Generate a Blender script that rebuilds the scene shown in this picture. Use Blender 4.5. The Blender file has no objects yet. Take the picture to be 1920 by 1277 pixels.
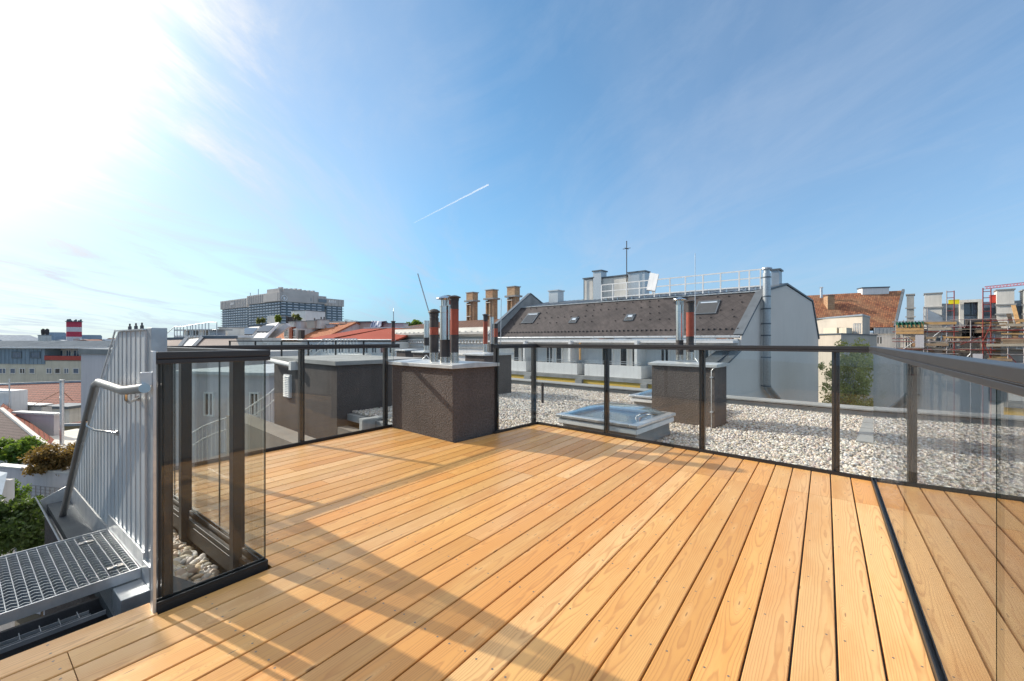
import bpy, math, random
import numpy as np
from mathutils import Vector, Matrix
R = math.radians
random.seed(7)
rng = np.random.default_rng(5)
SC = bpy.context.scene
COL = SC.collection
EYE = 1.2          # eye height above the deck
F = 787.0          # focal length, in photo pixels
# ---------------------------------------------------------------- camera
cam_d = bpy.data.cameras.new('camera'); cam = bpy.data.objects.new('camera', cam_d); COL.objects.link(cam)
cam.location = (0, 0, EYE); cam.rotation_euler = (R(90), 0, 0)
cam_d.sensor_width = 36; cam_d.lens = 36*F/1920; cam_d.shift_y = -0.5/1920
cam_d.clip_start = 0.05; cam_d.clip_end = 30000
SC.camera = cam
SC.render.engine = 'CYCLES'
SC.cycles.max_bounces = 8; SC.cycles.transparent_max_bounces = 32; SC.cycles.use_denoising = True
SC.cycles.caustics_reflective = True; SC.cycles.blur_glossy = 0.3; SC.cycles.sample_clamp_indirect = 8
# ---------------------------------------------------------------- sky and sun
SUN_B, SUN_E = -64.3, 29.3
sb, se = R(SUN_B), R(SUN_E)
SUN = Vector((math.sin(sb)*math.cos(se), math.cos(sb)*math.cos(se), math.sin(se)))
SC.view_settings.view_transform = 'Standard'; SC.view_settings.look = 'None'; SC.view_settings.gamma = 1
SC.view_settings.exposure = 0.56
w = bpy.data.worlds.new('World'); SC.world = w; w.use_nodes = True
nt = w.node_tree; nt.nodes.clear()
def N(nt, t, **k):
    n = nt.nodes.new(t)
    for a, b in k.items(): setattr(n, a, b)
    return n
def lk(nt, a, b): nt.links.new(a, b)
def mth(nt, op, a, b=None, c=None, clamp=False):
    n = N(nt, 'ShaderNodeMath', operation=op, use_clamp=clamp)
    for i, x in enumerate((a, b, c)):
        if x is None: continue
        if isinstance(x, (int, float)): n.inputs[i].default_value = x
        else: lk(nt, x, n.inputs[i])
    return n.outputs[0]
def vmth(nt, op, a, b=None):
    n = N(nt, 'ShaderNodeVectorMath', operation=op)
    for i, x in enumerate((a, b)):
        if x is None: continue
        if isinstance(x, (tuple, Vector)): n.inputs[i].default_value = tuple(x)
        else: lk(nt, x, n.inputs[i])
    return n
def ramp(nt, f, stops, interp='LINEAR'):
    n = N(nt, 'ShaderNodeValToRGB'); cr = n.color_ramp; cr.interpolation = interp
    while len(cr.elements) > 1: cr.elements.remove(cr.elements[-1])
    cr.elements[0].position = stops[0][0]; cr.elements[0].color = stops[0][1]
    for p, c in stops[1:]:
        e = cr.elements.new(p); e.color = c
    lk(nt, f, n.inputs[0]); return n
def g4(x): return (x, x, x, 1)
def mixc(nt, f, a, b, bt='MIX'):
    n = N(nt, 'ShaderNodeMix', data_type='RGBA', blend_type=bt)
    if isinstance(f, (int, float)): n.inputs[0].default_value = f
    else: lk(nt, f, n.inputs[0])
    for i, x in ((6, a), (7, b)):
        if isinstance(x, tuple): n.inputs[i].default_value = x if len(x) == 4 else (*x, 1)
        else: lk(nt, x, n.inputs[i])
    return n.outputs[2]
def noise(nt, vec, scale, detail=4, rough=.5, dist=0, dim='3D'):
    n = N(nt, 'ShaderNodeTexNoise', noise_dimensions=dim)
    n.inputs['Scale'].default_value = scale; n.inputs['Detail'].default_value = detail
    n.inputs['Roughness'].default_value = rough; n.inputs['Distortion'].default_value = dist
    if vec is not None: lk(nt, vec, n.inputs['Vector'])
    return n
def mapping(nt, vec, loc=(0,0,0), rot=(0,0,0), sc=(1,1,1)):
    n = N(nt, 'ShaderNodeMapping'); n.inputs['Location'].default_value = loc
    n.inputs['Rotation'].default_value = rot; n.inputs['Scale'].default_value = sc
    lk(nt, vec, n.inputs['Vector']); return n.outputs[0]

sky = N(nt, 'ShaderNodeTexSky', sky_type='NISHITA'); sky.sun_disc = False
sky.sun_elevation = se; sky.sun_rotation = sb; sky.altitude = 200
sky.air_density = 1.0; sky.dust_density = 0.3; sky.ozone_density = 2.0
tc = N(nt, 'ShaderNodeTexCoord'); D = tc.outputs['Generated']
sep = N(nt, 'ShaderNodeSeparateXYZ'); lk(nt, D, sep.inputs[0])
zz = mth(nt, 'MAXIMUM', sep.outputs[2], 0.0)
den = mth(nt, 'ADD', zz, 0.09)
cmb = N(nt, 'ShaderNodeCombineXYZ')
lk(nt, mth(nt, 'DIVIDE', sep.outputs[0], den), cmb.inputs[0]); lk(nt, mth(nt, 'DIVIDE', sep.outputs[1], den), cmb.inputs[1])
P = cmb.outputs[0]
m1 = mapping(nt, P, (0.3, 1.1, 0), (0, 0, R(12)), (0.62, 0.17, 1))
n1 = noise(nt, m1, 2.0, 11, .68, 1.6)
m2 = mapping(nt, P, (2.3, 0.4, 0), (0, 0, R(-14)), (0.45, 0.26, 1))
n2 = noise(nt, m2, 1.2, 6, .6, 1.0)
dotn = vmth(nt, 'DOT_PRODUCT', D, tuple(SUN)); dots = mth(nt, 'MAXIMUM', dotn.outputs['Value'], 0)
wob = mth(nt, 'MULTIPLY', mth(nt, 'SUBTRACT', mth(nt, 'ADD', mth(nt, 'MULTIPLY', n1.outputs[0], .75), mth(nt, 'MULTIPLY', n2.outputs[0], .25)), .49), .75)
low = mth(nt, 'MULTIPLY', mth(nt, 'SUBTRACT', 1.0, mth(nt, 'MULTIPLY', zz, 3.2, clamp=True)), -.085)
veil = ramp(nt, mth(nt, 'ADD', mth(nt, 'ADD', dots, low), mth(nt, 'MULTIPLY', wob, mth(nt, 'MULTIPLY', dots, dots))), [(.62, g4(0)), (.77, g4(.11)), (.88, g4(.33)), (.97, g4(.78)), (1, g4(.98))]).outputs[0]
streak = ramp(nt, n1.outputs[0], [(.46, g4(0)), (.75, g4(.40))]).outputs[0]
soft = ramp(nt, n2.outputs[0], [(.42, g4(0)), (.68, g4(.30))]).outputs[0]
cov = mth(nt, 'ADD', veil, mth(nt, 'ADD', mth(nt, 'MULTIPLY', mth(nt, 'ADD', streak, soft), .60), mth(nt, 'MULTIPLY', mth(nt, 'MULTIPLY', streak, 2.4), mth(nt, 'MULTIPLY', low, mth(nt, 'MULTIPLY', dots, -12.0)))), clamp=True)
ccol = mixc(nt, veil, (2.8, 3.35, 4.2, 1), (5.0, 5.0, 5.0, 1))
core = vmth(nt, 'SCALE', (1.0, .93, .82)); lk(nt, mth(nt, 'MULTIPLY', mth(nt, 'POWER', dots, 38.0), 24.0), core.inputs['Scale'])
hz_ = mth(nt, 'POWER', mth(nt, 'SUBTRACT', 1.0, zz), 4.0)
warm = ramp(nt, dots, [(.2, (1.45, 2.15, 3.5, 1)), (.6, (.75, 2.05, 3.5, 1)), (.84, (3.2, 3.8, 4.25, 1)), (1, (4.2, 4.6, 4.8, 1))]).outputs[0]
sk1 = vmth(nt, 'MULTIPLY', sky.outputs[0], (.76, .97, 1.0)).outputs[0]
sk0 = mixc(nt, mth(nt, 'ADD', mth(nt, 'MULTIPLY', hz_, .75), .12), sk1, warm)
top = ramp(nt, zz, [(.64, g4(0)), (.86, g4(.85))]).outputs[0]  # white sky overhead, out of view, added as fill light
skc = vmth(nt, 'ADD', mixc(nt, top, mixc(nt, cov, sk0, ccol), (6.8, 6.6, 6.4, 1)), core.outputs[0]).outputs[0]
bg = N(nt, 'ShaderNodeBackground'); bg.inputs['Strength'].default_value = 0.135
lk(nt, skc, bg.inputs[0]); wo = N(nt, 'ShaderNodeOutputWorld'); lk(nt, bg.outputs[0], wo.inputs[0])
sl = bpy.data.lights.new('sun', 'SUN'); sl.energy = 3.4; sl.angle = R(0.55); sl.color = (1, .93, .82)
so = bpy.data.objects.new('sun', sl); COL.objects.link(so); so.location = (0, 0, 50)
so.rotation_euler = SUN.to_track_quat('Z', 'Y').to_euler()

# ---------------------------------------------------------------- frames and helpers
def rotz(a): return Matrix.Rotation(R(a), 4, 'Z')
def frame(x=0, y=0, z=0, a=0): return Matrix.Translation((x, y, z)) @ rotz(a)
DK = frame(0, 0, 0, 53.24)      # deck frame: x along the boards, y to the left of them
FF = frame(0, 0, 0, 47.9)       # frame of the flat roof, a few degrees off the boards
def ground(px, py, z=0.0):
    Z = (EYE-z)*F/(py-638.0); return Vector(((px-960)/F*Z, Z, z))
class Plane:
    """upright plane through two ground points, left to right as seen; local x along it, y into it"""
    def __init__(s, x0, y0, x1, y1):
        s.o = Vector((x0, y0)); d = Vector((x1-x0, y1-y0)); s.L = d.length; s.d = d/s.L
        s.M = frame(x0, y0, 0, math.degrees(math.atan2(s.d.y, s.d.x)))
    def p(s, px, py, off=0.0):
        o = s.o + Vector((-s.d.y, s.d.x))*off
        sx = (px-960)/F
        t = (sx*o.y-o.x)/(s.d.x-sx*s.d.y); Z = o.y+t*s.d.y
        return t, EYE-(py-638)/F*Z
    def x(s, px, off=0.0): return s.p(px, 638, off)[0]
def link(o): COL.objects.link(o); return o
WM = {}
def tag(o, label=None, cat=None, group=None, kind=None):
    if label: o['label'] = label
    if cat: o['category'] = cat
    if group: o['group'] = group
    if kind: o['kind'] = kind
    return o
def thing(name, label, cat, M=None, group=None):
    o = link(bpy.data.objects.new(name, None)); o.empty_display_size = .2
    if M is not None: o.matrix_world = M; WM[o.name] = M.copy()
    else: WM[o.name] = Matrix()
    return tag(o, label, cat, group)
class MB:
    def __init__(s, M=None):
        s.M = M if M is not None else Matrix(); s.v = []; s.f = []; s.m = []; s.uv = []; s.sm = []
    def add(s, vs, fs, mi=0, smooth=False, uvs=None, raw=False):
        b = len(s.v); M = s.M
        s.v += [tuple(M @ Vector(p)) if not raw else tuple(p) for p in vs]
        for k, f in enumerate(fs):
            s.f.append([b+i for i in f]); s.m.append(mi); s.sm.append(smooth)
            s.uv.append(uvs[k] if uvs else None)
    def box(s, x0, x1, y0, y1, z0, z1, mi=0):
        if x0 > x1: x0, x1 = x1, x0
        if y0 > y1: y0, y1 = y1, y0
        if z0 > z1: z0, z1 = z1, z0
        s.add([(x0,y0,z0),(x1,y0,z0),(x1,y1,z0),(x0,y1,z0),(x0,y0,z1),(x1,y0,z1),(x1,y1,z1),(x0,y1,z1)],
              [(0,3,2,1),(4,5,6,7),(0,1,5,4),(1,2,6,5),(2,3,7,6),(3,0,4,7)], mi)
    def prism(s, poly, axis, a0, a1, mi=0, cap=None):
        """poly of 2-d points (counter-clockwise looking against the axis), pushed along axis from a0 to a1"""
        n = len(poly)
        def P(p, a):
            return {'y': (p[0], a, p[1]), 'x': (a, p[0], p[1]), 'z': (p[0], p[1], a)}[axis]
        vs = [P(p, a0) for p in poly] + [P(p, a1) for p in poly]
        ar = sum(poly[i][0]*poly[(i+1) % n][1]-poly[(i+1) % n][0]*poly[i][1] for i in range(n))
        flip = (ar > 0) == (axis != 'y')
        if a1 < a0: flip = not flip
        fs = [tuple(range(n))[::-1] if flip else tuple(range(n)), tuple(range(n, 2*n)) if flip else tuple(range(n, 2*n))[::-1]]
        ms = [mi if cap is None else cap]*2
        for i in range(n):
            j = (i+1) % n; q = (i, j, n+j, n+i); fs.append(q if flip else q[::-1]); ms.append(mi)
        b = len(s.v); s.v += [tuple(s.M @ Vector(p)) for p in vs]
        for f, m in zip(fs, ms): s.f.append([b+i for i in f]); s.m.append(m); s.sm.append(False); s.uv.append(None)
    def tube(s, pts, r, mi=0, n=8, caps=True, smooth=True):
        pts = [Vector(p) for p in pts]; rs = r if isinstance(r, (list, tuple)) else [r]*len(pts)
        vs = []; up = Vector((0, 0, 1)); prev = None
        for i, p in enumerate(pts):
            a = pts[max(i-1, 0)]; b = pts[min(i+1, len(pts)-1)]; t = (b-a).normalized()
            if prev is None:
                u = up if abs(t.z) < .9 else Vector((1, 0, 0)); sx = t.cross(u).normalized()
            else: sx = (prev - t*prev.dot(t)).normalized()
            prev = sx; sy = t.cross(sx)
            for k in range(n):
                an = 2*math.pi*k/n; vs.append(p+(sx*math.cos(an)+sy*math.sin(an))*rs[i])
        fs = []
        for i in range(len(pts)-1):
            for k in range(n):
                k2 = (k+1) % n; fs.append((i*n+k, i*n+k2, (i+1)*n+k2, (i+1)*n+k))
        s.add(vs, fs, mi, smooth)
        if caps:
            s.add(vs[:n], [tuple(range(n))[::-1]], mi); s.add(vs[-n:], [tuple(range(n))], mi)
    def bar(s, p0, p1, w, h, mi=0):
        p0, p1 = Vector(p0), Vector(p1); t = (p1-p0).normalized()
        u = Vector((0, 0, 1)) if abs(t.z) < .95 else Vector((0, 1, 0))
        sx = t.cross(u).normalized()*w/2; sy = sx.cross(t).normalized()*h/2
        vs = [p0-sx-sy, p0+sx-sy, p0+sx+sy, p0-sx+sy, p1-sx-sy, p1+sx-sy, p1+sx+sy, p1-sx+sy]
        s.add(vs, [(0,1,2,3),(4,7,6,5),(0,4,5,1),(1,5,6,2),(2,6,7,3),(3,7,4,0)], mi)
    def lathe(s, c, prof, mi=0, n=20, mis=None, smooth=True):
        x, y, z = c
        for i in range(len(prof)-1):
            (r0, z0), (r1, z1) = prof[i], prof[i+1]; vs = []
            for r_, z_ in ((r0, z0), (r1, z1)):
                for k in range(n): an = 2*math.pi*k/n; vs.append((x+r_*math.cos(an), y+r_*math.sin(an), z+z_))
            s.add(vs, [(k, (k+1) % n, n+(k+1) % n, n+k) for k in range(n)], mis[i] if mis else mi, smooth and abs(z1-z0) > 1e-4)
    def quad(s, pts, mi=0): s.add(pts, [tuple(range(len(pts)))], mi)
    def build(s, name, mats, parent=None, bevel=0, kind=None):
        if not isinstance(mats, (list, tuple)): mats = [mats]
        V = np.array(s.v, dtype=np.float64)
        if parent is not None: T = WM[parent.name].copy()
        else:
            c = V.mean(0); T = Matrix.Translation((c[0], c[1], V[:, 2].min()))
        Ti = np.array(T.inverted()); L = V @ Ti[:3, :3].T + Ti[:3, 3]
        me = bpy.data.meshes.new(name); me.from_pydata([tuple(p) for p in L], [], s.f); me.validate(verbose=False)
        for m in mats: me.materials.append(m)
        if len(me.polygons) == len(s.f):
            me.polygons.foreach_set('material_index', s.m); me.polygons.foreach_set('use_smooth', s.sm)
            uv = me.uv_layers.new(name='UV'); dat = np.zeros((len(me.loops), 2)); k = 0
            Mi = np.array(s.M.inverted())
            for f, u in zip(s.f, s.uv):
                n = len(f)
                if u is not None: dat[k:k+n] = u
                else:
                    pts = V[f]; nr = np.cross(pts[1]-pts[0], pts[2]-pts[0]) if n < 4 else np.cross(pts[2]-pts[0], pts[3]-pts[1])
                    l = np.linalg.norm(nr); nr = nr/l if l > 1e-12 else np.array((0, 0, 1.))
                    if abs(nr[2]) > .985:
                        q = pts @ Mi[:3, :3].T + Mi[:3, 3]; dat[k:k+n] = q[:, :2]
                    else:
                        t = np.array((-nr[1], nr[0], 0)); t /= np.linalg.norm(t); b = np.cross(nr, t)
                        dat[k:k+n, 0] = pts @ t; dat[k:k+n, 1] = pts @ b
                k += n
            uv.data.foreach_set('uv', dat.ravel())
        me.update()
        o = link(bpy.data.objects.new(name, me))
        if parent is not None: o.parent = parent
        else: o.matrix_world = T
        WM[o.name] = T.copy()
        if kind: o['kind'] = kind
        if bevel:
            b = o.modifiers.new('bevel', 'BEVEL'); b.width = bevel; b.segments = 2; b.limit_method = 'ANGLE'; b.harden_normals = False
        return o
def copy_tree(o, parent=None):
    c = o.copy(); COL.objects.link(c)
    if parent is not None: c.parent = parent
    for ch in [x for x in bpy.data.objects if x.parent == o]: copy_tree(ch, c)
    return c
# ---------------------------------------------------------------- materials
def newmat(name):
    m = bpy.data.materials.new(name); m.use_nodes = True; nt = m.node_tree
    b = nt.nodes['Principled BSDF']; return m, nt, b
def bump(nt, b, h, strength=.3, dist=.01):
    n = N(nt, 'ShaderNodeBump'); n.inputs['Strength'].default_value = strength; n.inputs['Distance'].default_value = dist
    lk(nt, h, n.inputs['Height']); lk(nt, n.outputs[0], b.inputs['Normal']); return n
def pmat(name, c, rough=.6, metal=0, var=.12, vs=1.5, bs=0, bd=.004, bst=.5, c2=None, spec=.3, fine=None, streak=False, drip=0, dripc=(.12,.11,.10)):
    """plain surface: two colours worn into each other, optional grain"""
    m, nt, b = newmat(name); t = N(nt, 'ShaderNodeTexCoord').outputs['UV' if streak else 'Object']
    if c2 is None: c2 = tuple(x*(1-var) for x in c)
    v = mapping(nt, t, sc=(1, .12, 1)) if streak else t
    n = noise(nt, v, vs, 6, .6)
    f = ramp(nt, n.outputs[0], [(.35, g4(0)), (.68, g4(1))]).outputs[0]
    col = mixc(nt, f, (*c, 1), (*c2, 1))
    if bs:
        nb = noise(nt, t, bs, 3, .6); bump(nt, b, nb.outputs[0], bst, bd)
        if fine: col = mixc(nt, mth(nt, 'MULTIPLY', ramp(nt, nb.outputs[0], [(.42, g4(0)), (.60, g4(1))]).outputs[0], fine), col, (*[x*.35 for x in c], 1))
    if drip:
        u = N(nt, 'ShaderNodeTexCoord').outputs['UV']; d1 = noise(nt, mapping(nt, u, sc=(2.6, .16, 1)), 1.6, 6, .65); d2 = noise(nt, u, .8, 5, .6)
        df = mth(nt, 'MULTIPLY', ramp(nt, d1.outputs[0], [(.5, g4(0)), (.72, g4(1))]).outputs[0], mth(nt, 'MULTIPLY', d2.outputs[0], drip*1.6))
        col = mixc(nt, df, col, (*dripc, 1))
    lk(nt, col, b.inputs['Base Color'])
    rr = mth(nt, 'ADD', mth(nt, 'MULTIPLY', n.outputs[0], .2), rough-.1); lk(nt, rr, b.inputs['Roughness'])
    b.inputs['Metallic'].default_value = metal; b.inputs['Specular IOR Level'].default_value = spec
    return m
def tilemat(name, c1, c2, cm, w, h, mortar=.06, rough=.8, bd=.02, rot=0, off=.5, var=None):
    """rows of tiles or bricks, in metres"""
    m, nt, b = newmat(name); t = N(nt, 'ShaderNodeTexCoord').outputs['UV']
    if rot: t = mapping(nt, t, rot=(0, 0, R(rot)))
    br = N(nt, 'ShaderNodeTexBrick'); br.offset = off
    br.inputs['Scale'].default_value = 1; br.inputs['Brick Width'].default_value = w; br.inputs['Row Height'].default_value = h
    br.inputs['Mortar Size'].default_value = mortar*h; br.inputs['Mortar Smooth'].default_value = .3; br.inputs['Bias'].default_value = 0
    br.inputs['Color1'].default_value = (*c1, 1); br.inputs['Color2'].default_value = (*c2, 1); br.inputs['Mortar'].default_value = (*cm, 1)
    lk(nt, t, br.inputs['Vector'])
    n = noise(nt, t, .5, 5, .6)
    c = mixc(nt, ramp(nt, n.outputs[0], [(.4, g4(0)), (.65, g4(.55))]).outputs[0], br.outputs[0], (*(var or tuple(x*.6 for x in c1)), 1))
    n2 = noise(nt, mapping(nt, t, sc=(.5/w, 1/h, 1)), 1.3, 2, .5)
    c = mixc(nt, ramp(nt, n2.outputs[0], [(.4, g4(0)), (.7, g4(.5))]).outputs[0], c, (*[x*.55 for x in c2], 1))
    lk(nt, c, b.inputs['Base Color']); b.inputs['Roughness'].default_value = rough; b.inputs['Specular IOR Level'].default_value = .2
    sx = N(nt, 'ShaderNodeSeparateXYZ'); lk(nt, t, sx.inputs[0])
    saw = mth(nt, 'FRACT', mth(nt, 'DIVIDE', sx.outputs[1], h))
    hh = mth(nt, 'SUBTRACT', mth(nt, 'MULTIPLY', saw, -.8), br.outputs['Fac'])
    bump(nt, b, hh, .9, bd)
    return m
def glassmat(name, tint=(.965, .98, .972), base=.032, power=5.0, rough=0.0, mx=.95):
    m = bpy.data.materials.new(name); m.use_nodes = True; nt = m.node_tree; nt.nodes.clear()
    g = N(nt, 'ShaderNodeNewGeometry'); d = vmth(nt, 'DOT_PRODUCT', g.outputs['Incoming'], g.outputs['Normal'])
    a = mth(nt, 'SUBTRACT', 1.0, mth(nt, 'ABSOLUTE', d.outputs['Value']), clamp=True)
    fr = mth(nt, 'ADD', mth(nt, 'MULTIPLY', mth(nt, 'POWER', a, power), mx-base), base, clamp=True)
    tr = N(nt, 'ShaderNodeBsdfTransparent'); tr.inputs[0].default_value = (*tint, 1)
    gl = N(nt, 'ShaderNodeBsdfGlossy'); gl.inputs['Roughness'].default_value = rough; gl.inputs[0].default_value = (.95, .97, 1, 1)
    mx_ = N(nt, 'ShaderNodeMixShader'); lk(nt, fr, mx_.inputs[0]); lk(nt, tr.outputs[0], mx_.inputs[1]); lk(nt, gl.outputs[0], mx_.inputs[2])
    o = N(nt, 'ShaderNodeOutputMaterial'); lk(nt, mx_.outputs[0], o.inputs[0]); return m
M_frame = pmat('anthracite_powder_coat', (.032, .031, .032), .42, 0, .1, 3, spec=.5)
M_framed = pmat('dark_profile', (.03, .028, .027), .4, 0, .1, 3)
M_steel = pmat('brushed_stainless', (.62, .6, .57), .22, 1, .08, 9)
M_tube = pmat('handrail_steel', (.44, .42, .40), .30, 1, .12, 9)
M_galv = pmat('galvanised_steel', (.50, .52, .53), .42, .75, .3, 14, c2=(.36, .38, .4))
M_galvl = pmat('galvanised_bright', (.72, .73, .73), .35, .7, .25, 10, c2=(.5, .52, .54))
M_cap = pmat('zinc_sheet_cap', (.6, .6, .58), .42, .35, .3, 5, c2=(.42, .43, .43))
M_stucco = pmat('dark_brown_render', (.165, .140, .128), .92, 0, .25, 2.2, bs=44, bd=.03, bst=1.0, fine=.42, spec=.15, drip=.4, dripc=(.10, .08, .07))
M_stucco2 = pmat('shade_darkened_render', (.13, .112, .105), .92, 0, .25, 1.2, bs=44, bd=.02, bst=.8, fine=.3, spec=.1, drip=.4, dripc=(.07, .06, .055))  # darker copy of the brown render, standing for the volume's unlit side
M_stuccog = pmat('grey_brown_render', (.26, .23, .2), .9, 0, .2, 2, bs=50, bd=.01, bst=.8, fine=.3)
M_pblack = pmat('flue_black', (.07, .062, .06), .6, 0, .3, 12, bs=120, bd=.002)
M_pred = pmat('flue_red', (.36, .085, .05), .6, 0, .2, 8)
M_flash = pmat('bitumen_flashing', (.10, .10, .105), .7, 0, .3, 6, bs=200, bd=.002)
M_slate = pmat('mineral_felt', (.13, .15, .165), .85, 0, .2, 4, bs=300, bd=.003, bst=.9, fine=.5)
M_white = pmat('white_render', (.80, .78, .75), .8, 0, .1, 1.2, drip=.45, dripc=(.42, .40, .37))
M_offw = pmat('off_white_render', (.72, .68, .61), .85, 0, .2, .8, bs=30, bd=.004, drip=.6, dripc=(.34, .31, .27))
M_cream = pmat('cream_render', (.62, .56, .44), .85, 0, .18, .35, drip=.6, dripc=(.34, .30, .24))
M_beige = pmat('beige_render', (.52, .46, .385), .85, 0, .14, .5, drip=.5, dripc=(.30, .26, .22))
M_greyw = pmat('pale_grey_gable_render', (.72, .66, .595), .85, 0, .10, .25, bs=40, bd=.003, drip=.12, dripc=(.34, .33, .32))
M_mauve = pmat('firewall_render', (.56, .52, .52), .85, 0, .12, .3, drip=.5, dripc=(.32, .30, .30))
M_yellow = pmat('yellow_render', (.78, .50, .10), .8, 0, .12, .8)
M_conc = pmat('weathered_concrete', (.33, .33, .32), .85, 0, .3, 1.5, bs=30, bd=.004)
M_zincr = pmat('zinc_roof_sheet', (.36, .40, .44), .4, .45, .25, .8, c2=(.25, .28, .31))
M_zincd = pmat('dark_zinc_trim', (.13, .15, .17), .45, .35, .2, 2)
M_glassd = pmat('dark_window_glass', (.03, .036, .042), .06, 0, .3, 3, spec=.9)
M_sash = pmat('sky_pale_sash_glass', (.52, .60, .68), .10, 0, .1, 3, spec=1)  # pale blue colour stands for sky reflected in the panes
M_glassb = pmat('sky_window_glass', (.10, .15, .22), .05, 0, .3, 3, spec=1)
M_wood_or = pmat('orange_formwork', (.66, .38, .16), .7, 0, .3, 3)
M_brickch = tilemat('old_chimney_brick', (.62, .38, .20), (.44, .20, .10), (.45, .38, .30), .26, .085, .18, .9, .015, var=(.55, .42, .26))
M_redtile = tilemat('clay_tile_red', (.40, .11, .05), (.30, .07, .04), (.10, .03, .02), .2, .3, .12, .8, .03, var=(.33, .10, .05))
M_redbig = tilemat('clay_tile_checked', (.30, .075, .04), (.22, .05, .03), (.09, .028, .02), .55, .6, .14, .8, .05, off=0)
M_redold = tilemat('clay_tile_weathered', (.56, .22, .10), (.24, .085, .05), (.12, .06, .045), .24, .26, .12, .85, .03, var=(.42, .27, .15))
M_browntile = tilemat('brown_tile', (.23, .12, .075), (.17, .085, .055), (.07, .04, .03), .5, .3, .12, .8, .03)
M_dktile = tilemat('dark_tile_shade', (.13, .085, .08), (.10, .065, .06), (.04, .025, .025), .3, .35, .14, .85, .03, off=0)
M_shingle = tilemat('dark_brown_slate', (.076, .066, .064), (.066, .057, .056), (.045, .040, .040), .42, .42, .05, .62, .006, rot=45, off=0, var=(.12, .10, .095))
M_red = pmat('red_paint', (.5, .06, .04), .5)
M_blue = pmat('pale_blue_metal', (.22, .28, .33), .7, .0, .15, .6)
M_glass = glassmat('rail_glass')
M_glassm = glassmat('mirroring_rail_glass', (.86, .86, .85), .07, 3.9)
M_glassclear = glassmat('skylight_glass', (.72, .84, .88), .10, 3.5, .02)
M_soil = pmat('courtyard_soil', (.09, .08, .06), .95, 0, .3, .2)
M_city = pmat('far_city_walls', (.44, .42, .40), .9, 0, .3, .02)

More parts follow.
